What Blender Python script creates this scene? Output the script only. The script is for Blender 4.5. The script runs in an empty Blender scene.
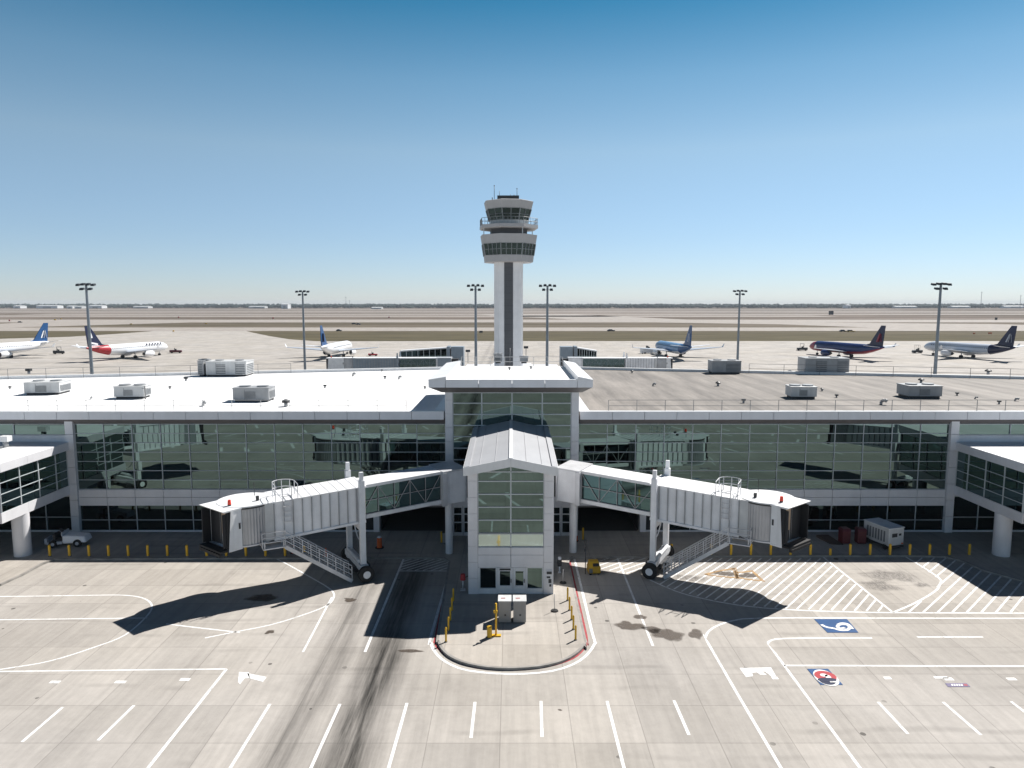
import bpy, bmesh, math, random
from mathutils import Vector, Matrix
R = math.radians
random.seed(7)
S = bpy.context.scene
COL = S.collection

# ------------------------------------------------------------------ camera
CAM_H = 20.0
F = 711.0
PITCH = math.atan(80.5 / F)
cam = bpy.data.cameras.new('camera')
cam.sensor_width = 36.0
cam.lens = F / 1024 * 36
cam.clip_start = 0.5
cam.clip_end = 20000
camo = bpy.data.objects.new('camera', cam)
camo.location = (0, 0, CAM_H)
camo.rotation_euler = (math.pi / 2 - PITCH, 0, 0)
COL.objects.link(camo)
S.camera = camo


def g(px, py, z=0.0):
    """photo pixel -> point on the level z"""
    u = (px - 512) / F
    v = -(py - 384) / F
    c, s = math.cos(PITCH), math.sin(PITCH)
    dy = c + v * s
    dz = -s + v * c
    k = (z - CAM_H) / dz
    return (u * k, dy * k)


# ------------------------------------------------------------------ mesh builder
class MB:
    def __init__(self):
        self.v = []; self.f = []; self.m = []; self.s = []

    def add(self, vs, fs, mi=0, smooth=False):
        o = len(self.v)
        self.v += [tuple(p) for p in vs]
        for f in fs:
            self.f.append([i + o for i in f]); self.m.append(mi); self.s.append(smooth)
        return self

    def hexa(self, p, mi=0):
        """p: 4 bottom + 4 top points"""
        return self.add(p, [(3, 2, 1, 0), (4, 5, 6, 7), (0, 1, 5, 4), (1, 2, 6, 5), (2, 3, 7, 6), (3, 0, 4, 7)], mi)

    def box(self, x0, x1, y0, y1, z0, z1, mi=0):
        return self.hexa([(x0, y0, z0), (x1, y0, z0), (x1, y1, z0), (x0, y1, z0),
                          (x0, y0, z1), (x1, y0, z1), (x1, y1, z1), (x0, y1, z1)], mi)

    def obox(self, c, size, rot=0.0, mi=0):
        M = Matrix.Rotation(rot, 3, 'Z')
        sx, sy, sz = [a / 2 for a in size]
        P = [(-sx, -sy, -sz), (sx, -sy, -sz), (sx, sy, -sz), (-sx, sy, -sz), (-sx, -sy, sz), (sx, -sy, sz), (sx, sy, sz), (-sx, sy, sz)]
        return self.hexa([Vector(c) + M @ Vector(p) for p in P], mi)

    def bar(self, p, q, w, h, mi=0):
        """rectangular bar from p to q, w horizontal, h vertical"""
        p, q = Vector(p), Vector(q)
        d = (q - p).normalized()
        up = Vector((0, 0, 1)) if abs(d.z) < .95 else Vector((0, 1, 0))
        a = d.cross(up).normalized() * w / 2
        b = a.cross(d).normalized() * h / 2
        return self.hexa([p - a - b, p + a - b, q + a - b, q - a - b, p - a + b, p + a + b, q + a + b, q - a + b], mi)

    def tube(self, p, q, r, n=8, r2=None, mi=0, caps=True):
        p, q = Vector(p), Vector(q)
        r2 = r if r2 is None else r2
        d = (q - p).normalized()
        up = Vector((0, 0, 1)) if abs(d.z) < .9 else Vector((1, 0, 0))
        a = d.cross(up).normalized(); b = d.cross(a)
        vs = []
        for i in range(n):
            t = 2 * math.pi * i / n
            w = a * math.cos(t) + b * math.sin(t)
            vs += [p + w * r, q + w * r2]
        self.add(vs, [(2 * i, 2 * ((i + 1) % n), 2 * ((i + 1) % n) + 1, 2 * i + 1) for i in range(n)], mi, n > 5)
        if caps:
            self.add([vs[2 * i] for i in range(n)], [tuple(range(n))], mi)
            self.add([vs[2 * i + 1] for i in range(n)], [tuple(range(n))], mi)
        return self

    def poly(self, pts, mi=0):
        return self.add(pts, [tuple(range(len(pts)))], mi)

    def prism(self, xy, z0, z1, mi=0, mside=None):
        n = len(xy)
        self.add([(x, y, z0) for x, y in xy], [tuple(range(n))[::-1]], mi)
        self.add([(x, y, z1) for x, y in xy], [tuple(range(n))], mi)
        self.add([(x, y, z0) for x, y in xy] + [(x, y, z1) for x, y in xy],
                 [(i, (i + 1) % n, n + (i + 1) % n, n + i) for i in range(n)], mi if mside is None else mside)
        return self

    def rings(self, rings, mi=0, smooth=True, cap=True, fm=None):
        """loft of equal-length rings; fm(k, i) picks a material"""
        n = len(rings[0])
        o = len(self.v)
        for r in rings: self.v += [tuple(p) for p in r]
        for k in range(len(rings) - 1):
            for i in range(n):
                j = (i + 1) % n
                self.f.append([o + k * n + i, o + k * n + j, o + (k + 1) * n + j, o + (k + 1) * n + i])
                self.m.append(fm(k, i) if fm else mi); self.s.append(smooth)
        if cap:
            self.add(rings[0], [tuple(range(n))], fm(0, 0) if fm else mi)
            self.add(rings[-1], [tuple(range(n))], fm(len(rings) - 2, 0) if fm else mi)
        return self

    def build(self, name, mats, parent=None, world=False, bevel=0, weld=True):
        if not isinstance(mats, (list, tuple)): mats = [mats]
        me = bpy.data.meshes.new(name)
        me.from_pydata(self.v, [], self.f)
        for m in mats: me.materials.append(m)
        me.polygons.foreach_set('material_index', self.m)
        me.polygons.foreach_set('use_smooth', self.s)
        bm = bmesh.new(); bm.from_mesh(me)
        if weld: bmesh.ops.remove_doubles(bm, verts=bm.verts, dist=1e-4)
        bmesh.ops.recalc_face_normals(bm, faces=bm.faces)
        if weld:
            for e in bm.edges:
                if len(e.link_faces) == 2 and e.calc_face_angle(0) > R(35): e.smooth = False
        bm.to_mesh(me); bm.free()
        o = bpy.data.objects.new(name, me)
        COL.objects.link(o)
        if parent:
            o.parent = parent
            if world: o.location = -parent.location
        if bevel:
            b = o.modifiers.new('bevel', 'BEVEL'); b.width = bevel; b.segments = 2; b.limit_method = 'ANGLE'
        return o


def tag(o, label=None, cat=None, group=None, kind=None):
    if label: o['label'] = label
    if cat: o['category'] = cat
    if group: o['group'] = group
    if kind: o['kind'] = kind
    return o


def thing(name, label, cat, loc=(0, 0, 0), rz=0.0, group=None):
    o = bpy.data.objects.new(name, None)
    COL.objects.link(o)
    o.empty_display_size = .5
    o.location = loc; o.rotation_euler = (0, 0, rz)
    return tag(o, label, cat, group)


def kids(o): return KID.get(o.name, [])


def dup(root, loc, rz=0.0, label=None, scale=None):
    r = root.copy(); COL.objects.link(r)
    r.location = loc; r.rotation_euler = (0, 0, rz)
    if label: r['label'] = label
    if scale: r.scale = scale
    def rec(src, dst):
        for ch in [c for c in ALL if c.parent == src]:
            d = ch.copy(); COL.objects.link(d); d.parent = dst
            rec(ch, d)
    ALL = list(COL.objects)
    rec(root, r)
    return r


# ------------------------------------------------------------------ materials
def nt(name):
    m = bpy.data.materials.new(name); m.use_nodes = True
    t = m.node_tree
    b = t.nodes['Principled BSDF']
    return m, t, b


class N:
    """tiny node helper"""
    def __init__(s, t): s.t = t
    def new(s, ty, **kw):
        n = s.t.nodes.new(ty)
        for k, v in kw.items(): setattr(n, k, v)
        return n
    def link(s, a, b): s.t.links.new(a, b)
    def val(s, x, sock):
        if hasattr(x, 'is_linked') or hasattr(x, 'links'): s.link(x, sock)
        else: sock.default_value = x
    def math(s, op, a, b=0.0, c=0.0, clamp=False):
        n = s.new('ShaderNodeMath', operation=op); n.use_clamp = clamp
        s.val(a, n.inputs[0]); s.val(b, n.inputs[1]); s.val(c, n.inputs[2])
        return n.outputs[0]
    def mix(s, f, a, b, blend='MIX'):
        n = s.new('ShaderNodeMix', data_type='RGBA', blend_type=blend)
        s.val(f, n.inputs[0])
        for x, i in ((a, 6), (b, 7)):
            if isinstance(x, tuple): n.inputs[i].default_value = (*x[:3], 1)
            else: s.link(x, n.inputs[i])
        return n.outputs[2]
    def pos(s): return s.new('ShaderNodeNewGeometry').outputs['Position']
    def objc(s): return s.new('ShaderNodeTexCoord').outputs['Object']
    def mapv(s, v, sc, off=(0, 0, 0)):
        n = s.new('ShaderNodeMapping'); s.link(v, n.inputs[0])
        n.inputs['Scale'].default_value = sc; n.inputs['Location'].default_value = off
        return n.outputs[0]
    def noise(s, v, scale, detail=3, rough=.55):
        n = s.new('ShaderNodeTexNoise'); s.link(v, n.inputs['Vector'])
        n.inputs['Scale'].default_value = scale; n.inputs['Detail'].default_value = detail; n.inputs['Roughness'].default_value = rough
        return n.outputs[0]
    def ramp(s, f, lo, hi, a=0.0, b=1.0):
        n = s.new('ShaderNodeMapRange'); s.link(f, n.inputs[0])
        n.inputs[1].default_value = lo; n.inputs[2].default_value = hi
        n.inputs[3].default_value = a; n.inputs[4].default_value = b
        return n.outputs[0]


def paint(name, c, rough=.5, metal=0.0, var=.12, scale=.8, bump=0.0, streak=True, spec=.5):
    """painted or bare surface with light weathering"""
    m, t, b = nt(name); n = N(t)
    p = n.pos()
    a = n.noise(p, scale, 4)
    k = n.ramp(a, .3, .7, 1 - var, 1 + var * .5)
    if streak:
        st = n.noise(n.mapv(p, (2.2, 2.2, .25)), 1.3, 3)
        k = n.math('MULTIPLY', k, n.ramp(st, .35, .75, 1.0, 1 - var * .8))
    col = n.mix(1.0, c, (1, 1, 1), 'MULTIPLY')
    mul = n.new('ShaderNodeVectorMath', operation='SCALE')
    mul.inputs[0].default_value = c[:3]
    n.link(k, mul.inputs[3]); n.link(mul.outputs[0], b.inputs['Base Color'])
    b.inputs['Roughness'].default_value = rough
    b.inputs['Metallic'].default_value = metal
    b.inputs['Specular IOR Level'].default_value = spec
    if bump:
        bn = n.new('ShaderNodeBump'); bn.inputs['Strength'].default_value = bump; bn.inputs['Distance'].default_value = .02
        n.link(n.noise(p, 14, 3), bn.inputs['Height']); n.link(bn.outputs[0], b.inputs['Normal'])
    return m


def glassmat(name, tint, rough=.0, wob=.0):
    m, t, b = nt(name)
    b.inputs['Base Color'].default_value = (*tint, 1)
    b.inputs['Metallic'].default_value = 1.0
    b.inputs['Roughness'].default_value = rough
    n = N(t)
    ge = n.new('ShaderNodeNewGeometry')
    sc_ = n.new('ShaderNodeVectorMath', operation='SCALE'); sc_.inputs[0].default_value = tint
    n.link(n.ramp(ge.outputs['Random Per Island'], 0, 1, .80, 1.12), sc_.inputs[3]); n.link(sc_.outputs[0], b.inputs['Base Color'])
    if wob:
        bn = n.new('ShaderNodeBump'); bn.inputs['Strength'].default_value = wob; bn.inputs['Distance'].default_value = .05
        n.link(n.noise(n.pos(), .55, 2), bn.inputs['Height']); n.link(bn.outputs[0], b.inputs['Normal'])
    return m


SLABX, SLABY = 3.36, 3.05


def concrete(name, base, tracks=True, joints=True, far=False):
    m, t, b = nt(name); n = N(t)
    p = n.pos()
    sep = n.new('ShaderNodeSeparateXYZ'); n.link(p, sep.inputs[0])
    X, Y = sep.outputs[0], sep.outputs[1]
    cx = n.math('FLOOR', n.math('DIVIDE', n.math('ADD', X, 0.55), SLABX)); cy = n.math('FLOOR', n.math('DIVIDE', Y, SLABY))
    cell = n.new('ShaderNodeCombineXYZ'); n.link(cx, cell.inputs[0]); n.link(cy, cell.inputs[1])
    wn = n.new('ShaderNodeTexWhiteNoise', noise_dimensions='2D'); n.link(cell.outputs[0], wn.inputs[0])
    k = n.ramp(wn.outputs[0], 0, 1, .90, 1.07)
    big = n.noise(p, .09, 4, .6)
    k = n.math('MULTIPLY', k, n.ramp(big, .3, .7, .86, 1.10))
    fine = n.noise(p, 2.3, 5, .7)
    k = n.math('MULTIPLY', k, n.ramp(fine, .3, .7, .94, 1.05))
    # brushed streaks along the lanes
    st = n.noise(n.mapv(p, (2.4, .12, 1)), 1.0, 4, .65)
    k = n.math('MULTIPLY', k, n.ramp(st, .35, .75, 1.05, .86))
    # blotchy grime
    gr = n.noise(n.mapv(p, (1, .55, 1), (13, 5, 0)), .32, 5, .7)
    k = n.math('MULTIPLY', k, n.ramp(gr, .52, .78, 1.0, .84))
    # faint sweeping tyre arcs
    wv = n.new('ShaderNodeTexWave', wave_type='RINGS'); wv.inputs['Scale'].default_value = .16
    wv.inputs['Distortion'].default_value = 3.0; wv.inputs['Detail'].default_value = 3; wv.inputs['Detail Scale'].default_value = .6
    n.link(n.mapv(p, (1, 1, 1), (9, -52, 0)), wv.inputs[0])
    k = n.math('MULTIPLY', k, n.math('SUBTRACT', 1.0, n.math('MULTIPLY', n.ramp(wv.outputs[1], .84, 1, 0, .16), n.ramp(n.noise(p, .15, 2), .5, .62))))
    if tracks:
        def lane(xc, w, amt):
            wob = n.math('MULTIPLY', n.math('SUBTRACT', n.noise(p, .12, 2), .5), 1.6)
            d = n.math('ABSOLUTE', n.math('SUBTRACT', n.math('ADD', X, wob), xc))
            f = n.math('SMOOTH_MIN', 1.0, n.ramp(d, w, w * .15, 0, 1), .1)
            f = n.math('MULTIPLY', f, n.ramp(n.noise(n.mapv(p, (2.0, .10, 1)), 1.2, 5, .72), .30, .62, .42, 1))
            f = n.math('MULTIPLY', f, n.ramp(Y, 54.2, 50, .5, 1))
            return n.math('SUBTRACT', 1.0, n.math('MULTIPLY', f, amt), clamp=True)
        k = n.math('MULTIPLY', k, lane(-7.4, 1.75, .93))
        k = n.math('MULTIPLY', k, lane(-10.3, 1.4, .5))
        # oil drips in the lane
        vo = n.new('ShaderNodeTexVoronoi'); vo.inputs['Scale'].default_value = .55; n.link(p, vo.inputs['Vector'])
        dr = n.math('LESS_THAN', vo.outputs['Distance'], .075)
        k = n.math('MULTIPLY', k, n.math('SUBTRACT', 1.0, n.math('MULTIPLY', dr, n.ramp(n.noise(p, .2, 2), .48, .56, 0, .65))))
    mul = n.new('ShaderNodeVectorMath', operation='SCALE')
    n.link(n.mix(n.ramp(n.noise(p, .05, 3), .35, .65), base, (base[0] * .98, base[1] * .965, base[2] * .93)), mul.inputs[0])
    n.link(k, mul.inputs[3])
    colr = mul.outputs[0]
    if joints:
        def joint(v, per, off):
            fr = n.math('PINGPONG', n.math('ADD', v, off), per / 2)
            return n.math('LESS_THAN', fr, .024)
        j = n.math('MAXIMUM', joint(X, SLABX, .55), joint(Y, SLABY, 0))
        colr = n.mix(n.math('MULTIPLY', j, .34), colr, (.09, .085, .08))
    n.link(colr, b.inputs['Base Color'])
    b.inputs['Roughness'].default_value = .85
    b.inputs['Specular IOR Level'].default_value = .25
    return m


CONC = (.41, .386, .36)
M = {}
M['apron'] = concrete('apron_concrete', CONC)
M['walk'] = concrete('walk_concrete', (.42, .39, .355), tracks=False)
M['farconc'] = concrete('far_concrete', (.345, .315, .29), tracks=False, joints=False)
M['white'] = paint('white_panel', (.74, .75, .76), .45, var=.08)
M['panel'] = paint('grey_white_panel', (.70, .70, .72), .45, var=.06)
M['fascia'] = paint('fascia_panel', (.72, .735, .77), .4, var=.05)
M['bayroof'] = paint('bay_roof_metal', (.43, .44, .46), .45, var=.06, streak=False)
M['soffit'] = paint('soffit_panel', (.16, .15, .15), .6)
M['bridge'] = paint('bridge_paint', (.82, .83, .85), .42, var=.12)
M['bridgeroof'] = paint('bridge_roof_paint', (.80, .81, .82), .5, var=.10)
M['drum'] = paint('ribbed_drum_steel', (.40, .41, .43), .4, metal=.4, var=.15)
M['bridgegrey'] = paint('blue_grey_bridge_paint', (.24, .29, .34), .5, var=.1)
M['steel'] = paint('galvanised_steel', (.62, .63, .65), .42, metal=.2, var=.15)
M['alu'] = paint('aluminium_frame', (.50, .54, .56), .4, metal=.0, var=.05, streak=False)
M['dark'] = paint('dark_metal', (.03, .032, .036), .5, streak=False)
M['rubber'] = paint('black_rubber', (.013, .013, .014), .75, streak=False)
M['bellows'] = paint('black_bellows', (.012, .013, .016), .7, streak=False)
M['yellow'] = paint('yellow_paint', (.72, .42, .015), .5, var=.2)
M['cartyellow'] = paint('cart_yellow', (.62, .36, .02), .45, var=.2)
M['orange'] = paint('orange_plastic', (.75, .13, .02), .5)
M['red'] = paint('red_paint', (.42, .015, .025), .4)
M['darkred'] = paint('dark_red_paint', (.10, .008, .014), .45)
M['beacon'] = paint('beacon_red', (.75, .05, .02), .3, streak=False)
M['blue'] = paint('blue_paint', (.010, .072, .215), .35, streak=False)
M['royal'] = paint('royal_blue_paint', (.014, .035, .14), .35, streak=False)
M['skyblue'] = paint('light_blue_paint', (.16, .30, .50), .35, streak=False)
M['navy'] = paint('navy_paint', (.007, .012, .05), .35, streak=False)
M['crimson'] = paint('crimson_paint', (.30, .02, .045), .35, streak=False)
M['purple'] = paint('purple_paint', (.05, .03, .14), .5, streak=False)
M['planewhite'] = paint('aircraft_white', (.80, .81, .83), .3, var=.04, streak=False)
M['planegrey'] = paint('aircraft_grey', (.42, .45, .50), .35, var=.06, streak=False)
M['silver'] = paint('aircraft_silver', (.55, .60, .68), .3, var=.06, streak=False)
M['beige'] = paint('beige_lining', (.42, .30, .20), .7, streak=False)
M['cabin'] = paint('cabinet_grey', (.29, .29, .285), .5, var=.12)
M['hvac'] = paint('hvac_paint', (.60, .61, .61), .5, var=.15)
M['hvacgrey'] = paint('hvac_grey', (.36, .37, .38), .5, var=.15)
M['grille'] = paint('louvre_grille', (.16, .17, .18), .5)
M['brown'] = paint('brown_board', (.09, .06, .045), .7)
M['tower'] = paint('tower_concrete', (.80, .80, .80), .7, var=.06)
M['towerdark'] = paint('tower_cladding', (.085, .088, .096), .6, var=.08)
M['towergrey'] = paint('tower_grey_panel', (.40, .40, .405), .6, var=.06)
M['towermull'] = paint('tower_mullion', (.20, .22, .23), .5, streak=False)
M['recess'] = paint('bay_wall', (.022, .023, .026), .8)  # blackened so the loading bay's shade sits in the wall colour
M['bayshade'] = paint('bay_shade_floor', (.05, .05, .052), .8)  # dark sheet over the bay pavement, recess shade put into its colour
M['pole'] = paint('pole_steel', (.20, .23, .26), .45, metal=.4)
M['glass'] = glassmat('facade_glass', (.098, .142, .134), .0, .006)
M['glassdark'] = glassmat('dark_glass', (.045, .068, .07), .02)
M['glassgreen'] = glassmat('green_glass', (.08, .14, .145), .03)
M['pale'] = glassmat('pale_glass', (.42, .52, .50), .08)
M['line'] = paint('line_paint', (.80, .80, .79), .7, var=.16, scale=1.6, streak=False)
M['redline'] = paint('red_line_paint', (.40, .045, .055), .7, var=.25, scale=2.2, streak=False)
M['orangeline'] = paint('orange_line_paint', (.46, .29, .13), .8, var=.3, scale=2, streak=False)


def worn(m, lo=.60, hi=.72, scale=2.6):
    t_ = m.node_tree; n = N(t_); b_ = t_.nodes['Principled BSDF']
    a = n.math('MAXIMUM', n.ramp(n.noise(n.mapv(n.pos(), (1, .5, 1)), scale, 6, .8), lo, hi, 1, .35), 0.0)
    n.link(a, b_.inputs['Alpha'])
worn(M['line'], .54, .72); worn(M['redline'], .46, .64); worn(M['orangeline'], .40, .62, 1.6)


def roofmat(name, c, streaks):
    m, t, b = nt(name); n = N(t); p = n.pos()
    k = n.ramp(n.noise(p, .25, 4, .6), .3, .7, .90, 1.05)
    st = n.noise(n.mapv(p, (.5, .05, 1)), 1.0, 5, .7)
    k = n.math('MULTIPLY', k, n.ramp(st, .35, .7, 1.08, 1 - streaks))
    sep = n.new('ShaderNodeSeparateXYZ'); n.link(p, sep.inputs[0])
    j = n.math('LESS_THAN', n.math('PINGPONG', sep.outputs[0], 1.1), .03)
    k = n.math('MULTIPLY', k, n.math('SUBTRACT', 1.0, n.math('MULTIPLY', j, .10)))
    mul = n.new('ShaderNodeVectorMath', operation='SCALE'); mul.inputs[0].default_value = c
    n.link(k, mul.inputs[3]); n.link(mul.outputs[0], b.inputs['Base Color'])
    b.inputs['Roughness'].default_value = .8
    return m


M['roofwhite'] = roofmat('white_roof_membrane', (.80, .80, .80), .06)
M['roofgrey'] = roofmat('grey_roof_membrane', (.262, .238, .214), .55)


def farground():
    m, t, b = nt('dry_airfield_grass'); n = N(t); p = n.pos()
    a = n.noise(n.mapv(p, (.0016, .012, 1)), 1.0, 5, .6)
    c = n.mix(n.ramp(a, .40, .60), (.10, .08, .06), (.20, .165, .142))
    sep = n.new('ShaderNodeSeparateXYZ'); n.link(p, sep.inputs[0])
    c = n.mix(n.ramp(sep.outputs[1], 380, 950, 1, 0), c, (.088, .076, .043))
    f = n.noise(n.mapv(p, (.02, .06, 1)), 1.0, 5, .7)
    mul = n.new('ShaderNodeVectorMath', operation='SCALE'); n.link(c, mul.inputs[0])
    n.link(n.ramp(f, .3, .7, .72, 1.3), mul.inputs[3])
    n.link(mul.outputs[0], b.inputs['Base Color'])
    b.inputs['Roughness'].default_value = 1.0; b.inputs['Specular IOR Level'].default_value = .1
    return m


M['farground'] = farground()
m, t, b = nt('tree_leaves'); n = N(t)
n.link(n.mix(n.ramp(n.noise(n.pos(), .02, 3), .4, .6), (.018, .032, .030), (.036, .052, .042)), b.inputs['Base Color'])
b.inputs['Roughness'].default_value = .9; b.inputs['Specular IOR Level'].default_value = .1
M['leaf'] = m


def stainmat(name, c, alpha, streaky=True):
    m, t, b = nt(name); n = N(t)
    b.inputs['Base Color'].default_value = (*c, 1); b.inputs['Roughness'].default_value = .6
    at = n.new('ShaderNodeAttribute', attribute_name='edge')
    a = n.math('MULTIPLY', at.outputs['Fac'], n.ramp(n.noise(n.pos(), 1.6, 4, .7), .25, .65, .45, 1.2))
    f_ = n.ramp(n.noise(n.mapv(n.pos(), (4.5, 1.2, 1)), 1.7, 6, .75), .36, .62, .15, 1.0)
    if not streaky: f_ = n.ramp(n.noise(n.pos(), 3.0, 4, .6), .3, .7, .75, 1.0)
    n.link(n.math('MULTIPLY', n.math('MULTIPLY', n.ramp(a, .2, .6 if not streaky else .85), f_), alpha, clamp=True), b.inputs['Alpha'])
    return m


M['oil'] = stainmat('oil_stain', (.075, .055, .04), .82, False)
M['soot'] = stainmat('soot_stain', (.07, .06, .055), .55)

# ------------------------------------------------------------------ world and sun
SX, SY = -.63, -.60                     # shadow displacement per metre of height
sun_dir = Vector((-SX, -SY, 1)).normalized()
elev = math.asin(sun_dir.z); azim = math.atan2(sun_dir.x, sun_dir.y)
W = bpy.data.worlds.new('World'); S.world = W; W.use_nodes = True
wt = W.node_tree
sky = wt.nodes.new('ShaderNodeTexSky'); sky.sky_type = 'NISHITA'; sky.sun_disc = False
sky.sun_elevation = elev; sky.sun_rotation = azim
sky.air_density = 1.0; sky.dust_density = .0; sky.ozone_density = 3.0; sky.altitude = 200
wn = N(wt)
wd = wn.new('ShaderNodeTexCoord').outputs['Generated']
ws = wn.new('ShaderNodeSeparateXYZ'); wn.link(wd, ws.inputs[0])
wr = wn.new('ShaderNodeValToRGB'); wn.link(wn.math('MAXIMUM', ws.outputs[2], 0.0), wr.inputs[0])
wr.color_ramp.elements[0].position = 0.0; wr.color_ramp.elements[0].color = (.85, .96, 1.30, 1)
wr.color_ramp.elements[1].position = 1.0; wr.color_ramp.elements[1].color = (.04, .07, .11, 1)
for ps_, c_ in ((.09, (1.01, 1.07, 1.2, 1)), (.20, (1.30, 1.28, 1.15, 1)), (.285, (.92, 1.16, 1.08, 1)), (.37, (.30, .86, .90, 1)), (.5, (.11, .27, .38, 1))):
    e_ = wr.color_ramp.elements.new(ps_); e_.color = c_
wn.link(wn.mix(1.0, sky.outputs[0], wr.outputs[0], 'MULTIPLY'), wt.nodes['Background'].inputs[0])
wt.nodes['Background'].inputs[1].default_value = .06
sl = bpy.data.lights.new('sun', 'SUN'); sl.energy = 5.0; sl.angle = R(.53); sl.color = (1, .96, .91)
so = bpy.data.objects.new('sun', sl); COL.objects.link(so)
so.location = (60, 60, 120)
so.rotation_euler = (-sun_dir).to_track_quat('-Z', 'Y').to_euler()
S.view_settings.view_transform = 'Standard'; S.view_settings.look = 'None'
S.view_settings.exposure = 0.58; S.view_settings.gamma = 1.0
S.view_settings.use_curve_mapping = False
S.cycles.max_bounces = 6; S.cycles.diffuse_bounces = 3; S.cycles.glossy_bounces = 4
S.cycles.volume_bounces = 0; S.cycles.caustics_reflective = False
S.cycles.transparent_max_bounces = 8
S.cycles.use_denoising = True

# ------------------------------------------------------------------ ground
tag(MB().poly([(-9000, -300, -.02), (9000, -300, -.02), (9000, 9000, -.02), (-9000, 9000, -.02)]).build('ground', M['farground']), kind='structure')
apron = [(-700, -250), (700, -250), (700, 381), (150, 381), (-40, 381), (-104, 379), (-125, 400), (-150, 440), (-178, 490), (-195, 522),
         (-262, 522), (-262, 470), (-268, 430), (-292, 405), (-330, 398), (-420, 396), (-700, 396)]
tag(MB().poly([(x, y, 0) for x, y in apron]).build('apron', M['apron']), kind='structure')
# taxiways and runways beyond
tx = MB()
def strip(y0, y1, x0=-1500, x1=1500): tx.poly([(x0, y0, .02), (x1, y0, .02), (x1, y1, .02), (x0, y1, .02)])
strip(522.5, 598, -900, 900)
strip(760, 890, -1500, 1500)
strip(1090, 1190, -2200, 500); strip(1290, 1400, -900, 2400); strip(1620, 1800, -2600, 2600); strip(2150, 2350, -3000, 1200)
tx.poly([(300, 598.5, .02), (520, 598.5, .02), (470, 700, .02), (330, 759, .02), (150, 759, .02), (260, 690, .02)])
tx.poly([(-480, 598.5, .02), (-420, 598.5, .02), (-340, 759, .02), (-520, 759, .02)])
tx.poly([(80, 891, .02), (220, 891, .02), (120, 1289, .02), (-60, 1289, .02)])
tag(tx.build('taxiway', M['farconc'], weld=False), kind='structure')

# raised pavement along the terminal with the kerbed island
WZ = .14
edge_px = [(-230, 640), (0, 584), (22, 574), (42, 563), (54, 558.5), (250, 557.5), (425, 557), (444, 557.5), (449.5, 561), (438.5, 632), (438.8, 641),
           (443, 649), (452, 656.5), (469, 663), (500, 667.3), (538, 665.5), (563, 659.5), (577, 651.5), (583.5, 644), (584.5, 637), (568, 561), (572, 556.5), (700, 555.5), (905, 555),
           (945, 556), (962, 560), (985, 570), (1024, 580.5), (1260, 635)]
edge = [g(x, y, WZ) for x, y in edge_px]
def smooth_pts(pts, idx0, idx1, k=3):
    """round a run of an outline (Catmull-Rom)"""
    out = pts[:idx0 + 1]
    for i in range(idx0, idx1):
        p0, p1, p2, p3 = [Vector(pts[max(0, min(len(pts) - 1, q))]) for q in (i - 1, i, i + 1, i + 2)]
        for s in range(1, k + 1):
            u = s / k
            out.append(tuple(.5 * ((2 * p1) + (p2 - p0) * u + (2 * p0 - 5 * p1 + 4 * p2 - p3) * u * u + (3 * p1 - p0 - 3 * p2 + p3) * u ** 3)))
    return out + pts[idx1 + 1:]
edge = smooth_pts(edge, 9, 19, 3)
walk_poly = edge + [(75, 75), (-75, 75)]
mb = MB()
mb.prism(walk_poly, -.01, WZ)
tag(mb.build('pavement', M['walk']), kind='structure')
# kerb stone: a slightly prouder, darker band along the edge
def ribbon(mb, pts, w, z, mi=0, closed=False):
    P = [Vector(p) for p in pts]
    L, Rr = [], []
    for i, p in enumerate(P):
        a = P[i - 1] if i > 0 else None
        c = P[i + 1] if i < len(P) - 1 else None
        d1 = (p - a).normalized() if a is not None else None
        d2 = (c - p).normalized() if c is not None else None
        d = (d1 + d2).normalized() if d1 is not None and d2 is not None else (d1 or d2)
        nn = Vector((-d.y, d.x))
        k = 1.0
        if d1 is not None and d2 is not None: k = 1 / max(.5, nn.dot(Vector((-d1.y, d1.x))))
        L.append(p + nn * w / 2 * k); Rr.append(p - nn * w / 2 * k)
    for i in range(len(P) - 1):
        mb.poly([(*Rr[i], z), (*Rr[i + 1], z), (*L[i + 1], z), (*L[i], z)], mi)
def ribbon_solid(mb, pts, w, z0, z1):
    P = [Vector(p) for p in pts]
    q = MB(); ribbon(q, pts, w, 0)
    for k in range(0, len(q.v), 4):
        a = q.v[k:k + 4]
        mb.hexa([(x, y, z0) for x, y, _ in a] + [(x, y, z1) for x, y, _ in a])
kb = MB(); ribbon_solid(kb, edge[1:-1], .16, -.005, WZ + .004)
M['kerb'] = paint('kerb_stone', (.30, .285, .265), .8, var=.35, scale=1.2, streak=False)
tag(kb.build('kerb', M['kerb'], weld=False), kind='structure')

# painted markings
ml = MB()
LW = .125
def pl(px, w=LW, z=.005, sm=0):
    P = [g(x, y) for x, y in px]
    if sm: P = smooth_pts(P, 0, len(P) - 1, sm)
    ribbon(ml, P, w, z)
pl([(-260, 598), (0, 596.5), (90, 595.3), (125, 595.3), (144, 598.5), (152, 606), (146, 617), (125, 635), (95, 647), (50, 661), (0, 669.5), (-120, 688)], sm=4)
pl([(-260, 622), (0, 619.8), (147, 618)])
pl([(-300, 674), (0, 671.5), (226.5, 669)])
pl([(226.5, 669), (148, 768), (90, 840)], .16)
for c in ((50, 60, 682), (115, 126, 682), (180, 190, 679.5), (772, 778, 678), (884, 891, 678), (1007, 1016, 679), (-20, -10, 683)):
    pl([(c[0], c[2]), (c[1], c[2])], .26)
pl([(934, 677.5), (948, 677.5)], .2); pl([(944, 679), (953, 679)], .3)
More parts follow.
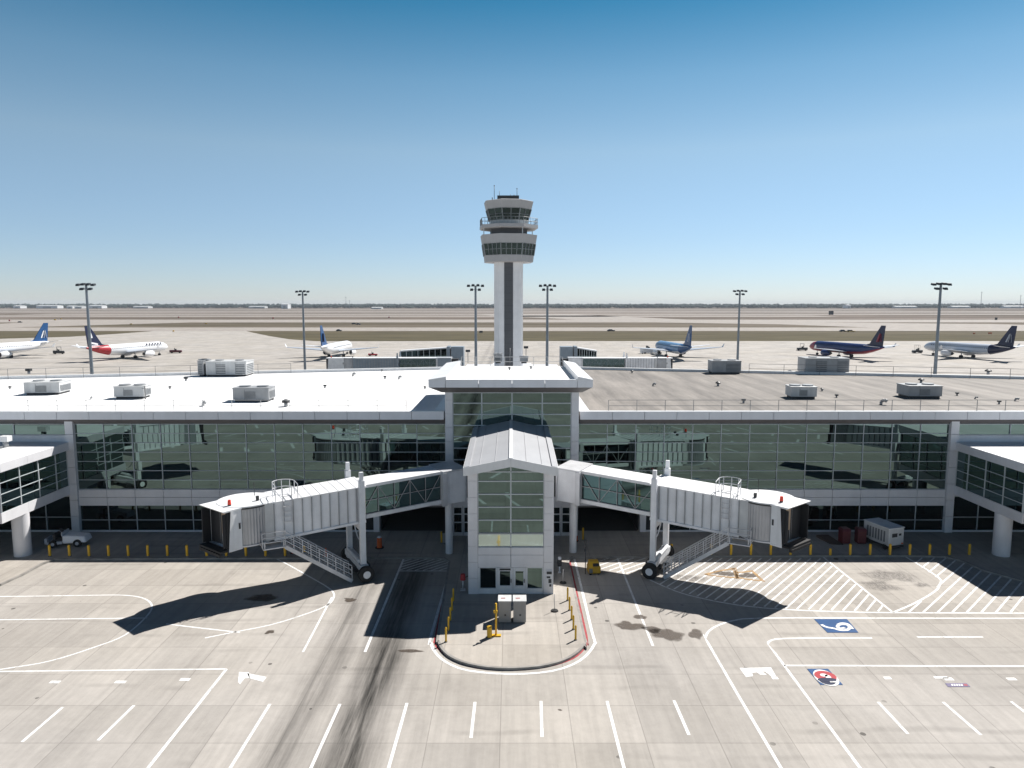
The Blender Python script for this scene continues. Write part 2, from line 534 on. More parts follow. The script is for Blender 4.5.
for a in (((63, 707), (22, 742)), ((134, 705.5), (98, 740.5)), ((270, 704), (229, 770), (200, 820)), ((340, 704), (310, 770), (290, 815)), ((407, 703), (388, 770), (375, 815)),
          ((475, 702), (471, 738)), ((541, 701), (542, 737)), ((607, 701), (624, 768), (636, 815)), ((674, 700.5), (689, 735)),
          ((878, 702), (908, 734)), ((943, 702), (981, 735)), ((1011, 701.5), (1060, 739))):
    pl(a, .15)
pl([(332, 597), (303, 652)])
pl([(268, 556), (283, 562), (310, 577), (330, 589), (334, 597), (326, 606), (300, 616), (270, 625), (240, 631), (205, 638)], sm=3)
pl([(166, 624), (200, 628), (240, 632.5)])
pl([(404, 558), (365, 652)], .16)
pl([(398.5, 571), (447.5, 571)])
pl([(453, 560), (431.5, 634), (431, 643), (435, 652), (446, 662), (468, 670.5), (510, 674), (552, 671), (580, 660.5), (594.5, 644), (592, 632), (574.5, 559)], .17, sm=3)
pl([(617, 557), (653, 646)], .15)
pl([(810, 810), (781, 768), (708, 643), (706, 637), (709, 631), (720, 624.5), (742, 619), (780, 618), (814, 618)], .15, sm=2)
pl([(814, 618), (1024, 618.4), (1300, 619)], .15)
pl([(886, 800), (860, 768), (775, 653), (768, 645), (771, 640.3), (785, 638.5), (820, 638)], .15, sm=2)
pl([(820, 638), (872, 638)], .15)
pl([(917, 637), (983, 637)], .15)
pl([(784, 665.5), (1024, 666.3), (1300, 667)], .15)
pl([(823, 557), (893, 612.5)], .15)
pl([(650, 580), (675, 591), (700, 598), (740, 605.5), (790, 609.8), (845, 611.8), (893, 612.7), (1024, 613.2), (1300, 614)], .15, sm=2)
pl([(905, 556.5), (938, 577), (939.5, 585), (934, 592), (915, 603), (893, 612.5)], .15, sm=3)


def clip(p, d, poly):
    """segment of the line p + t d inside a polygon (first to last crossing pairs)"""
    ts = []
    for i in range(len(poly)):
        a, bb = Vector(poly[i]), Vector(poly[(i + 1) % len(poly)])
        e = bb - a
        den = d.x * e.y - d.y * e.x
        if abs(den) < 1e-9: continue
        w = a - p
        t_ = (w.x * e.y - w.y * e.x) / den
        s_ = (w.x * d.y - w.y * d.x) / den
        if 0 <= s_ < 1: ts.append(t_)
    ts.sort()
    return list(zip(ts[0::2], ts[1::2]))


def hatch(px, p0, p1, step, w=.125, inset=.12):
    poly = [g(x, y) for x, y in px]
    a, bb = Vector(g(*p0)), Vector(g(*p1))
    d = (bb - a).normalized()
    for k in range(-80, 80):
        for t0, t1 in clip(a + Vector((k * step, 0)), d, poly):
            if t1 - t0 < .4 + inset: continue
            s0 = a + Vector((k * step, 0)) + d * (t0 + inset / 2); s1 = a + Vector((k * step, 0)) + d * (t1 - inset)
            ribbon(ml, [s0, s1], w, .009)
hatch([(655, 583), (668, 572), (690, 558), (823, 558), (892, 612), (845, 611), (790, 609.3), (740, 605), (700, 597.5), (675, 590)], (784.4, 609.8), (830, 568), .78)
hatch([(907, 557.5), (945, 557.5), (962, 561.5), (985, 571.5), (1024, 582), (1200, 622), (1200, 613), (894, 612.5), (920, 602), (936, 591), (939, 580)], (909, 612), (951, 575), .95)
hatch([(578, 558.5), (652, 557.5), (640, 572), (623, 574), (600, 569), (584, 562)], (605, 572), (640, 560), .95, .13)
hatch([(403, 558.5), (451, 558.5), (447, 570.5), (399, 570.5)], (405, 571), (440, 560), .62, .1, 0)
# turn arrows and worn letters on the lanes
def flat(px, z=.006): ml.poly([(*g(x, y), z) for x, y in px])
flat([(247, 673.2), (266.6, 677), (263, 682), (249.5, 678.3)])
flat([(239, 672), (249, 672.5), (249.8, 678.2), (244.5, 678.5), (240, 684.3), (238, 682)])
flat([(739.6, 668), (771, 667.5), (776, 676), (772, 676.8), (765, 671.6), (762, 671.6), (767, 674.8), (760, 674.6), (757, 672.4), (752, 672.8), (753, 676.2), (746, 677), (743, 673)])
for k in range(-20, 21):
    for y0, y1, sk in ((21.5, 25, .9), (13.5, 17, -1.0), (6, 9, .8)):
        if (k * 7 + int(y0)) % 5: ribbon(ml, [(k * 3.4 - .6, y0), (k * 3.4 - .6 + sk * 1.6, y1)], .36, .005)
ribbon(ml, [(-60, 18.6), (-14, 18.8)], .15, .005); ribbon(ml, [(13, 18.4), (60, 18.6)], .15, .005)
tag(ml.build('road_markings', M['line'], weld=False), kind='structure')
mr = MB()
P = smooth_pts([g(x, y, WZ) for x, y in [(700, 555), (620, 555.3), (575, 555.7), (569, 557.5), (567.3, 561)]], 0, 4, 3)
ribbon(mr, [g(x, y) for x, y in [(660, 557.6), (578, 558.2)]], .13, .0045)
ribbon(mr, smooth_pts([g(x, y) for x, y in [(571, 559), (570, 562), (586.5, 636), (587, 643), (583, 650), (572, 659), (547, 667), (515, 670), (480, 668.3), (455, 661), (440, 650.5), (435, 643), (436, 634), (449, 572), (452, 561)]], 1, 13, 3), .13, .0045)
tag(mr.build('kerb_markings', M['redline'], weld=False), kind='structure')


def blotch(name, mat, px, rx, ry, seed, n=36, rings=5):
    rnd = random.Random(seed)
    cx, cy = g(*px)
    ph = [rnd.uniform(0, 6.28) for _ in range(5)]; am = [rnd.uniform(.05, .22) / (i + 1) ** .5 for i in range(5)]
    vs = [(cx, cy, .012)]; at = [1.0]; fs = []
    for r in range(1, rings + 1):
        for i in range(n):
            t = 2 * math.pi * i / n
            k = (1 + sum(a * math.sin((q + 2) * t + p) for q, (a, p) in enumerate(zip(am, ph)))) * r / rings
            vs.append((cx + rx * k * math.cos(t), cy + ry * k * math.sin(t), .012)); at.append(1 - (r / rings) ** 2.5)
    for i in range(n):
        fs.append((0, 1 + i, 1 + (i + 1) % n))
        for r in range(rings - 1):
            o = 1 + r * n; q = 1 + (r + 1) * n
            fs.append((o + i, q + i, q + (i + 1) % n, o + (i + 1) % n))
    me = bpy.data.meshes.new(name); me.from_pydata(vs, [], fs); me.materials.append(mat)
    a = me.attributes.new('edge', 'FLOAT', 'POINT'); a.data.foreach_set('value', at)
    o = bpy.data.objects.new(name, me); COL.objects.link(o)
    return tag(o, kind='structure')


for i, (px, py, rx, ry) in enumerate([(667, 634.5, 1.15, .95), (630, 626, 1.0, .75), (652, 629.5, .7, .5), (696, 634, .5, .8), (640, 617, .5, .4), (262, 598, 1.2, .8), (270, 632, .35, .3),
                                      (410, 651, .8, .25), (350, 600, .5, .4), (836, 559, .25, .25), (560, 710, .12, .1)]):
    blotch('oil_stain', M['oil'], (px, py), rx, ry, 40 + i)
for i, (px, py, rx, ry) in enumerate([(890, 576, 2.2, 1.6), (880, 586, 1.5, 1.2), (922, 585, .6, .6), (690, 578, 1.6, .8), (600, 560, 1.6, .6), (650, 570, 1, .6)]):
    blotch('soot_stain', M['soot'], (px, py), rx, ry, 80 + i)
# orange outlined patch in the hatched bay
op = MB()
for path in ([(705, 574.5), (722, 570.5), (735, 568.5), (737, 574), (736, 578), (720, 576.5), (705, 574.5)], [(737, 573), (752, 571), (763, 581), (748, 579.5), (737, 577.5)], [(733, 568), (738, 579)]):
    ribbon(op, [g(x, y) for x, y in path], .24, .0135)
tag(op.build('patch_markings', M['orangeline'], weld=False), kind='structure')
for i, (px, py, rx, ry) in enumerate([(724, 573.5, 1.0, .55), (748, 575.5, .9, .55)]): blotch('patch_stain', M['oil'], (px, py), rx, ry, 120 + i)

# painted emblems on the apron
def emblem(name, label, mats):
    return thing(name, label, 'ground emblem', (*g(*mats), 0))
e = emblem('painted_emblem', 'blue painted square with a white looping symbol on the apron', (836, 626))
q = MB(); q.poly([(*g(x, y), .016) for x, y in ((814, 619.3), (847, 619.3), (858.6, 632.8), (827.4, 632.8))]); q.build('background_panel', M['blue'], e, True)
q = MB()
ribbon(q, smooth_pts([g(x, y) for x, y in [(821.5, 624.8), (824, 626.3), (828.5, 627.8), (834, 628.6), (840, 630.3), (847, 630.2), (849.5, 627.4), (846.5, 624.9), (840, 624.7), (837.5, 626.8), (840, 628.6), (845, 628)]], 0, 11, 4), .2, .021)
ribbon(q, smooth_pts([g(x, y) for x, y in [(838, 625), (842, 623.6), (848, 624.6), (852.5, 629.2)]], 0, 3, 4), .2, .025)
q.build('symbol', M['line'], e, True, weld=False)
e = emblem('painted_emblem', 'blue painted panel with a round red and white badge on the apron', (824, 677))
q = MB(); q.poly([(*g(x, y), .016) for x, y in ((807, 669), (828, 669), (843, 685), (820.6, 685))]); q.build('background_panel', M['blue'], e, True)
def disc(mb, c, rx, ry, z, n=28, a0=0, a1=2 * math.pi, mi=0):
    cx, cy = g(*c)
    mb.poly([(cx + rx * math.cos(a0 + (a1 - a0) * i / n), cy + ry * math.sin(a0 + (a1 - a0) * i / n), z) for i in range(n + (0 if a1 - a0 > 6.2 else 1))], mi)
q = MB(); disc(q, (826, 678), .6, .85, .021, mi=0); disc(q, (825.4, 676.4), .56, .55, .026, mi=1)
ex_, ey_ = g(825.4, 677)
disc(q, (823.8, 675.6), .2, .16, .031, mi=0); disc(q, (828, 677.3), .15, .22, .031, mi=0)
disc(q, (827.2, 681), .42, .42, .031, a0=math.pi, a1=2 * math.pi, mi=2); disc(q, (827.2, 680.2), .5, .2, .036, mi=2)
q.poly([(ex_ + .0, ey_ - .62, .041), (ex_ + .3, ey_ - .62, .041), (ex_ + .3, ey_ - .5, .041), (ex_ + .0, ey_ - .5, .041)], 0)
q.build('badge', [M['line'], M['red'], M['navy']], e, True, weld=False)
e = emblem('painted_emblem', 'small purple painted strip with a pale inset near the short white dash', (958, 685))
q = MB(); q.poly([(*g(x, y), .016) for x, y in ((945, 683.5), (967, 683.5), (970.5, 687), (948, 687))]); q.build('background_panel', M['purple'], e, True)
q = MB()
for i in range(5): q.poly([(*g(x, y), .021) for x, y in ((951 + 2.4 * i, 684.4), (952.6 + 2.4 * i, 684.4), (953.4 + 2.4 * i, 686.2), (951.8 + 2.4 * i, 686.2))])
q.poly([(*g(x, y), .021) for x, y in ((963, 684.2), (966.5, 684.2), (968.2, 686.2), (964.4, 686.2))], 1)
q.build('strip_inset', [M['panel'], M['crimson']], e, True, weld=False)

# ------------------------------------------------------------------ terminal building
T = thing('terminal_building', 'long two-storey glass terminal with a taller entrance block and gabled front bay', 'terminal', (0, 60.5, 0))
FY = 60.5                    # facade plane
ZT, ZF, ZS = 9.68, 3.95, 2.5  # glass top, upper floor line, lower glass top
RZ = 10.62                   # roof deck
HX = 5.2                    # head house half width
XE = 38.3                    # wings start
rg = random.Random(3)


def part(mb, name, mat, parent=None, bevel=0):
    if parent is None or parent is T: return mb.build(name, mat, T, True, bevel)
    return mb.build(name, mat, parent, False, bevel)


def window(x0, x1, z0, z1, y, rows, parent=T, cols=1, gmat='glass', fr=.055, dep=.08, ny=-1):
    """glazed bay facing -Y: frame part with a pane sub-part"""
    m_ = MB()
    for i in range(cols + 1):
        x = x0 + (x1 - x0) * i / cols
        m_.box(x - (fr / 2 if i else -.001), x + (fr / 2 if i < cols else -.001), y - dep, y + .03, z0, z1)
    zs = [z0 + (z1 - z0) * r_ / rows for r_ in range(rows + 1)] if isinstance(rows, int) else rows
    for z in zs: m_.box(x0 + fr / 2 + .001, x1 - fr / 2 - .001, y - dep * .8, y + .02, z - fr * .42, z + fr * .42)
    f = part(m_, 'window', M['alu'], parent)
    p_ = MB()
    for i in range(cols):
        a = x0 + (x1 - x0) * i / cols + fr * .3; b_ = x0 + (x1 - x0) * (i + 1) / cols - fr * .3
        for za, zb in zip(zs[:-1], zs[1:]):
            t1, t2 = rg.uniform(-.007, .007), rg.uniform(-.004, .004)
            p_.poly([(a, y - t1 - t2, za), (b_, y + t1 - t2, za), (b_, y + t1 + t2, zb), (a, y - t1 + t2, zb)])
    p_.build('pane', M[gmat], f, False, weld=False)
    return f


rows_u = [ZF + (ZT - ZF) * k / 7 for k in range(8)]
NB = 13
bw = (XE - .6 - HX - .55) / NB
for s in (-1, 1):
    for k in range(NB):
        a = HX + .55 + k * bw; x0, x1 = sorted((s * a, s * (a + bw)))
        window(x0, x1, ZF, ZT, FY, rows_u)
    # lower glazing, beyond the open bay
    lo = 11.6 if s < 0 else 11.2
    k0 = 2
    for k in range(NB):
        a = HX + .55 + k * bw
        if a < lo - .3: continue
        x0, x1 = sorted((s * a, s * (a + bw)))
        window(x0, x1, WZ + .12, ZS, FY, [WZ + .12, WZ + 1.05, ZS], gmat='glassdark')
    # spandrel band, panelled with open joints
    m_ = MB()
    for k in range(NB):
        a = HX + .55 + k * bw; x0, x1 = sorted((s * a, s * (a + bw)))
        m_.box(x0 + .018, x1 - .018, FY - .14, FY + .1, ZS, ZS + .72); m_.box(x0 + .018, x1 - .018, FY - .14, FY + .1, ZS + .75, ZF - .035)
    part(m_, 'spandrel_band', M['panel'])
    m_ = MB(); x0, x1 = sorted((s * (HX + .55), s * 75)); m_.box(x0, x1, FY + .04, FY + .3, ZS - .2, ZF + .02)
    part(m_, 'floor_edge', M['soffit'])
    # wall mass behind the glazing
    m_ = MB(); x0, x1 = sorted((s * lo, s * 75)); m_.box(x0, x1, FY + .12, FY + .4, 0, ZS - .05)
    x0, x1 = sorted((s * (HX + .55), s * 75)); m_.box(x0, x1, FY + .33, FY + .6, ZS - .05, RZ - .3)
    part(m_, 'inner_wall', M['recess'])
    m_ = MB(); m_.box(*sorted((s * lo, s * 75)), FY - .06, FY + .1, WZ, WZ + .11); part(m_, 'plinth', M['panel'])
    # open loading bay beside the entrance block
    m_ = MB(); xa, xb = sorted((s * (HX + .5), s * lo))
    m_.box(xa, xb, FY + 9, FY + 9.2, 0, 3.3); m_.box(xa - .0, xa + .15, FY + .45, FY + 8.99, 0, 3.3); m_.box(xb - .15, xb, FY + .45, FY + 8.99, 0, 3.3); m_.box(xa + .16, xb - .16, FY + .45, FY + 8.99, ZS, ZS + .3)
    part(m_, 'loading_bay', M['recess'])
    m_ = MB(); m_.box(xa + .16, xb - .16, FY + .2, FY + 8.98, WZ + .001, WZ + .006); part(m_, 'bay_shade_floor', M['bayshade'])
    m_ = MB(); m_.box(*sorted((s * (lo - .02), s * (lo + .5))), FY - .16, FY + .44, WZ, ZS - .01); part(m_, 'bay_pier', M['panel'])
    # pilaster at the wing
    m_ = MB()
    z = WZ
    while z < ZT + .3:
        m_.box(*sorted((s * (XE - .58), s * (XE + .1))), FY - .3, FY + .2, z, min(z + 1.42, ZT + .35)); z += 1.45
    part(m_, 'pilaster', M['panel'])
    # wall outside the wing root: high windows and plain band
    for k in range(8):
        a = XE + .15 + k * 4.5; x0, x1 = sorted((s * a, s * (a + 4.5)))
        window(x0, x1, 8.75, ZT, FY, 1)
        window(x0, x1, WZ + .12, 3.3, FY, [WZ + .12, WZ + 1.3, 3.3], gmat='glassdark', cols=2)
    m_ = MB(); m_.box(*sorted((s * (XE + .12), s * 75)), FY - .05, FY + .1, 3.35, 8.7); part(m_, 'wall_band', M['panel'])
    # roof: fascia panels, sloping soffit, deck and parapet
    m_ = MB(); x0, x1 = (HX + .6, 75)
    x = x0
    while x < x1:
        xe = min(x + 2.75, x1)
        a, b_ = sorted((s * x, s * xe))
        m_.box(a + .02, b_ - .02, FY - .62, FY - .3, 10.16, 10.82)
        x = xe
    part(m_, 'fascia', M['fascia'])
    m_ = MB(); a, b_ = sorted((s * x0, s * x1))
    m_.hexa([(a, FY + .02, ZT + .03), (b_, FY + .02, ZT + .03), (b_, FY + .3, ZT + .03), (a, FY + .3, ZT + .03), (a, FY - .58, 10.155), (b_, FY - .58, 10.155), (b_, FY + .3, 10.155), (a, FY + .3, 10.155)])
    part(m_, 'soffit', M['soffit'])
    m_ = MB()
    back = lambda X: 104.2 - abs(X) * .245
    pts = [(s * x0, FY - .29), (s * x1, FY - .29), (s * x1, back(x1)), (s * x0, back(x0))]
    m_.prism(pts if s > 0 else pts[::-1], 10.2, RZ)
    rf = part(m_, 'roof', M['roofwhite'] if s < 0 else M['roofgrey'])
    rf['label'] = 'white membrane roof' if s < 0 else 'weathered grey membrane roof'
    m_ = MB()
    m_.hexa([(a, FY - .64, 10.825), (b_, FY - .64, 10.825), (b_, FY + 1.0, 10.66), (a, FY + 1.0, 10.66), (a, FY - .64, 10.87), (b_, FY - .64, 10.87), (b_, FY + 1.0, 10.70), (a, FY + 1.0, 10.70)])
    xi = s * (x0 + .02); xo = s * (x0 + 1.0)
    m_.hexa([(xi, FY + 1.02, RZ + .005), (xo, FY + 1.02, RZ + .005), (xo, back(x0) - .6, RZ + .005), (xi, back(x0) - .6, RZ + .005), (xi, FY + 1.02, RZ + .12), (xo, FY + 1.02, RZ + .05), (xo, back(x0) - .6, RZ + .05), (xi, back(x0) - .6, RZ + .12)])
    m_.hexa([(s * x0, back(x0) - .5, RZ + .005), (s * x1, back(x1) - .5, RZ + .005), (s * x1, back(x1) + .1, RZ + .005), (s * x0, back(x0) + .1, RZ + .005),
             (s * x0, back(x0) - .5, RZ + .35), (s * x1, back(x1) - .5, RZ + .35), (s * x1, back(x1) + .1, RZ + .35), (s * x0, back(x0) + .1, RZ + .35)])
    part(m_, 'parapet', M['white'])
    # back wall and end wall
    m_ = MB()
    m_.hexa([(s * x0, back(x0) - .5, 0), (s * x1, back(x1) - .5, 0), (s * x1, back(x1) - .2, 0), (s * x0, back(x0) - .2, 0), (s * x0, back(x0) - .5, 10.19), (s * x1, back(x1) - .5, 10.19), (s * x1, back(x1) - .2, 10.19), (s * x0, back(x0) - .2, 10.19)])
    m_.box(*sorted((s * 74.7, s * 75)), FY + .65, back(75) - .6, 0, 10.19)
    part(m_, 'rear_wall', M['panel'])

# ---- entrance block (head house)
HY, HB = 59.4, 74.5
m_ = MB()
for s in (-1, 1):
    z = WZ
    while z < 12.55:
        a, b_ = sorted((s * 5.02, s * 5.64)); m_.box(a, b_, HY - .1, HY + .35, z, min(z + 1.16, 12.6)); z += 1.18
    a, b_ = sorted((s * 5.2, s * 5.62)); m_.box(a, b_, HY + .36, HB, WZ, 12.6)
m_.box(-5.19, 5.19, HB - .4, HB, RZ - .3, 12.6)
hh = part(m_, 'entrance_block', M['panel'])
hrows = [3.95, 4.9, 5.85, 6.8, 7.8, 8.8, 9.75, 10.7, 11.65, 12.55]
xs = [-5.0, -2.55, 0.0, 2.55, 5.0]
for a, b_ in zip(xs[:-1], xs[1:]): window(a, b_, 3.95, 12.55, HY, hrows, fr=.1)
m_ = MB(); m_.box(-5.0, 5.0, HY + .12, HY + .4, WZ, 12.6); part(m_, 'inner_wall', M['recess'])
for s in (-1, 1):
    m_ = MB(); a, b_ = sorted((s * 3.05, s * 5.0)); m_.box(a, b_, HY - .1, HY + .1, 2.75, 3.9); part(m_, 'door_header', M['panel'])
    for k in range(2):
        x0 = s * (3.35 + k * .88); a, b_ = sorted((x0, x0 + s * .84))
        d_ = MB()
        for zz0, zz1 in ((WZ, WZ + .3), (1.28, 1.36), (2.0, 2.08), (2.62, 2.74)): d_.box(a + .1, b_ - .1, HY - .06, HY + .06, zz0, zz1)
        d_.box(a, a + .1, HY - .06, HY + .06, WZ, 2.74); d_.box(b_ - .1, b_, HY - .06, HY + .06, WZ, 2.74)
        do = part(d_, 'door', M['white'])
        MB().poly([(a + .08, HY, WZ + .2), (b_ - .08, HY, WZ + .2), (b_ - .08, HY, 2.7), (a + .08, HY, 2.7)]).build('door_glass', M['glassdark'], do)
        MB().box(b_ - .09, b_ - .05, HY - .12, HY - .065, 1.05, 1.35).build('handle', M['steel'], do)
# roof of the entrance block
RX0, RY0, RY1 = 6.87, 57.9, 74.6
m_ = MB()
for a, b_ in zip([-6.87, -5.45, -2.75, 0, 2.7, 5.35], [-5.45, -2.75, 0, 2.7, 5.35, 6.65]): m_.box(a + .02, b_ - .02, RY0, RY0 + .3, 13.15, 13.74)
for s in (-1, 1):
    a, b_ = sorted((s * 6.4, s * (6.87 if s < 0 else 6.65))); m_.box(a, b_, RY0 + .31, RY1, 13.15, 13.74)
part(m_, 'fascia', M['fascia'])
m_ = MB()
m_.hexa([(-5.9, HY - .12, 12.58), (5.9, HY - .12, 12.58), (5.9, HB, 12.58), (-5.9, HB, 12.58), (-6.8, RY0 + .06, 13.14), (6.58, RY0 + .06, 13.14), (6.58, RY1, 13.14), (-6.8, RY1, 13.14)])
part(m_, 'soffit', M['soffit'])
m_ = MB()
m_.box(-6.38, 6.38, RY0 + .31, RY1, 13.16, 13.45)
part(m_, 'roof', M['roofwhite'])
m_ = MB()
for s in (-1, 1):   # broad sloping side copings
    xo, xi = (-6.88 if s < 0 else 6.66), s * 5.4
    y0, y1 = RY0 - .01, RY1 + .02
    m_.hexa([(xo, y0, 13.745), (xi, y0, 13.745), (xi, y1, 13.745), (xo, y1, 13.745), (xo, y0, 13.80), (xi, y0, 14.05), (xi, y1, 14.05), (xo, y1, 13.80)])
    m_.box(*sorted((xi + s * .02, xi + s * .3)), RY0 + .32, y1, 13.46, 13.742)
m_.box(-5.38, 5.38, RY0 - .012, RY0 + .32, 13.745, 13.80)
part(m_, 'coping', M['white'])

# ---- gabled front bay
KX0, KX1, KY = -3.0, 2.84, 46.98
kc = (KX0 + KX1) / 2
m_ = MB()
CW = .66
for a, b_ in ((KX0, KX0 + CW), (KX1 - CW, KX1)):
    z = WZ
    while z < 8.75:
        m_.box(a, b_, KY, KY + .45, z, min(z + 1.12, 8.8)); z += 1.135
gx0, gx1 = KX0 + CW + .015, KX1 - CW - .015
for z0, z1 in ((2.03, 2.9), (2.92, 3.42)):
    for a, b_ in ((gx0, kc), (kc + .015, gx1)): m_.box(a, b_ - (.015 if b_ == kc else 0), KY + .01, KY + .45, z0, z1)
part(m_, 'bay_front_wall', M['panel'])
for x in (KX0, KX1 - .3):
    m_ = MB()
    y = KY + .47
    while y < 59.2:
        ye = min(y + 2.35, 59.25); z = WZ
        while z < 8.75: m_.box(x, x + .3, y, ye, z, min(z + 1.12, 8.95)); z += 1.135
        y = ye + .015
    part(m_, 'bay_side_wall', M['panel'])
m_ = MB(); m_.box(gx0, gx1, KY + .3, KY + .5, 3.42, 8.8); m_.poly([(gx0, KY + .4, 8.81), (gx1, KY + .4, 8.81), (kc, KY + .4, 9.5)]); part(m_, 'inner_wall', M['recess'])
krows = [4.42, 5.35, 6.25, 7.15, 8.05, 8.7]
for a, b_ in ((gx0, kc), (kc, gx1)): window(a, b_, 4.42, 8.7, KY + .12, krows, fr=.09)
for a, b_ in ((gx0, kc), (kc, gx1)): window(a, b_, 3.45, 4.38, KY + .12, 1, fr=.08, gmat='pale')
# gable glass
m_ = MB(); m_.poly([(gx0, KY + .13, 8.74), (gx1, KY + .13, 8.74), (gx1, KY + .13, 8.82), (kc, KY + .13, 9.45), (gx0, KY + .13, 8.82)])
gb = part(m_, 'gable_glass', M['glass'])
MB().box(kc - .045, kc + .045, KY + .03, KY + .125, 8.74, 9.42).build('gable_mullion', M['alu'], gb)
# roof, two slopes
ey0, ey1 = KY - .45, 59.3
ez, rz_ = 9.05, 9.72
RB = .5                    # the roof climbs towards the terminal
ov = .2
for s in (-1, 1):
    ex = kc + s * (2.94 + ov)
    m_ = MB()
    def up(dz, y0=ey0, y1=ey1, xa=kc, xb=ex): return [(xa, y0, rz_ + dz), (xb, y0, ez + dz), (xb, y1, ez + dz + RB), (xa, y1, rz_ + dz + RB)]
    m_.hexa(up(-.16) + up(0))
    n_ = 3
    for k in range(1, n_):
        x = kc + (ex - kc) * k / n_; z = rz_ + (ez - rz_) * k / n_
        m_.hexa([(x - .018, ey0 + .02, z - .02), (x + .018, ey0 + .02, z - .02), (x + .018, ey1, z - .02 + RB), (x - .018, ey1, z - .02 + RB), (x - .018, ey0 + .02, z + .03), (x + .018, ey0 + .02, z + .03), (x + .018, ey1, z + .03 + RB), (x - .018, ey1, z + .03 + RB)])
    m_.hexa([(ex - s * .02, ey0, ez - .0), (ex - s * .38, ey0, ez + .09), (ex - s * .38, ey1, ez + .09 + RB), (ex - s * .02, ey1, ez + RB), (ex - s * .02, ey0, ez + .09), (ex - s * .38, ey0, ez + .17), (ex - s * .38, ey1, ez + .17 + RB), (ex - s * .02, ey1, ez + .09 + RB)])
    part(m_, 'roof_slope', M['bayroof'])
    m_ = MB()
    m_.hexa([(kc + s * .01, ey0 - .06, rz_ - .55), (ex + s * .04, ey0 - .06, ez - .52), (ex + s * .04, ey0 - .005, ez - .52), (kc + s * .01, ey0 - .005, rz_ - .55), (kc + s * .01, ey0 - .06, rz_ + .03), (ex + s * .04, ey0 - .06, ez + .05), (ex + s * .04, ey0 - .005, ez + .05), (kc + s * .01, ey0 - .005, rz_ + .03)])
    xa_, xb_ = sorted((ex + s * .005, ex + s * .045)); m_.hexa([(xa_, ey0, ez - .5), (xb_, ey0, ez - .5), (xb_, ey1, ez - .5 + RB), (xa_, ey1, ez - .5 + RB), (xa_, ey0, ez + .04), (xb_, ey0, ez + .04), (xb_, ey1, ez + .04 + RB), (xa_, ey1, ez + .04 + RB)])
    m_.box(*sorted((ex - s * .55, ex + s * .0)), ey0 + .01, KY - .01, ez - .5, ez - .2)
    part(m_, 'gable_fascia', M['white'])
m_ = MB(); m_.hexa([(kc - .12, ey0 - .03, rz_ - .01), (kc + .12, ey0 - .03, rz_ - .01), (kc + .12, ey1, rz_ - .01 + RB), (kc - .12, ey1, rz_ - .01 + RB), (kc - .12, ey0 - .03, rz_ + .05), (kc + .12, ey0 - .03, rz_ + .05), (kc + .12, ey1, rz_ + .05 + RB), (kc - .12, ey1, rz_ + .05 + RB)]); part(m_, 'ridge_cap', M['white'])
# ground floor of the bay: window, two doors, window, panel
fy = KY + .08
m_ = MB()
for a, b_ in ((gx0, gx0 + .1), (-1.08, -.98), (.02, .09), (.93, 1.03), (gx1 - .06, gx1)): m_.box(a, b_, fy - .05, KY + .3, WZ, 2.0)
m_.box(gx0 + .101, gx1 - .061, KY + .16, KY + .295, WZ, .5)
m_.box(gx0 + .11, -1.09, fy - .03, KY + .3, WZ, .48); m_.box(1.04, gx1 - .07, fy - .03, KY + .3, WZ, .48)
part(m_, 'shopfront', M['white'])
for a, b_, gm in ((gx0 + .1, -1.08, 'glassdark'), (1.03, gx1 - .06, 'glass')):
    m_ = MB()
    for (xa, xb, za, zb) in ((a, b_, .48, .54), (a, b_, 1.96, 2.02), (a, a + .05, .545, 1.955), (b_ - .05, b_, .545, 1.955)): m_.box(xa, xb, fy - .02, fy + .1, za, zb)
    f = part(m_, 'window', M['alu'])
    MB().poly([(a + .04, fy + .05, .53), (b_ - .04, fy + .05, .53), (b_ - .04, fy + .05, 1.97), (a + .04, fy + .05, 1.97)]).build('pane', M[gm], f)
for a, b_, gm in ((-.97, .01, 'glassdark'), (.1, .92, 'glass')):
    m_ = MB(); m_.box(a, b_, fy - .03, fy + .08, WZ + .02, .72); m_.box(a, a + .14, fy - .03, fy + .08, .725, 1.995); m_.box(b_ - .14, b_, fy - .03, fy + .08, .725, 1.995); m_.box(a + .145, b_ - .145, fy - .03, fy + .08, 1.75, 1.995)
    d_ = part(m_, 'door', M['white'])
    MB().poly([(a + .13, fy + .03, .71), (b_ - .13, fy + .03, .71), (b_ - .13, fy + .03, 1.76), (a + .13, fy + .03, 1.76)]).build('door_glass', M[gm], d_)
    MB().box(b_ - .1, b_ - .05, fy - .1, fy - .035, .95, 1.2).build('handle', M['dark'], d_)
m_ = MB(); m_.box(-.85, -.1, fy - .06, fy - .035, 1.82, 1.94); part(m_, 'door_sign', M['dark'])
m_ = MB(); xp = KX1 - .5
m_.box(xp, xp + .42, KY - .05, KY - .004, .62, 1.85)
for (xa, za, w_, h_) in ((.04, 1.58, .34, .18), (.04, 1.3, .24, .12), (.16, .95, .2, .28), (.22, .7, .14, .16)): m_.box(xp + xa, xp + xa + w_, KY - .075, KY - .052, za, za + h_, 1)
part(m_, 'intercom_panel', [M['panel'], M['dark']])

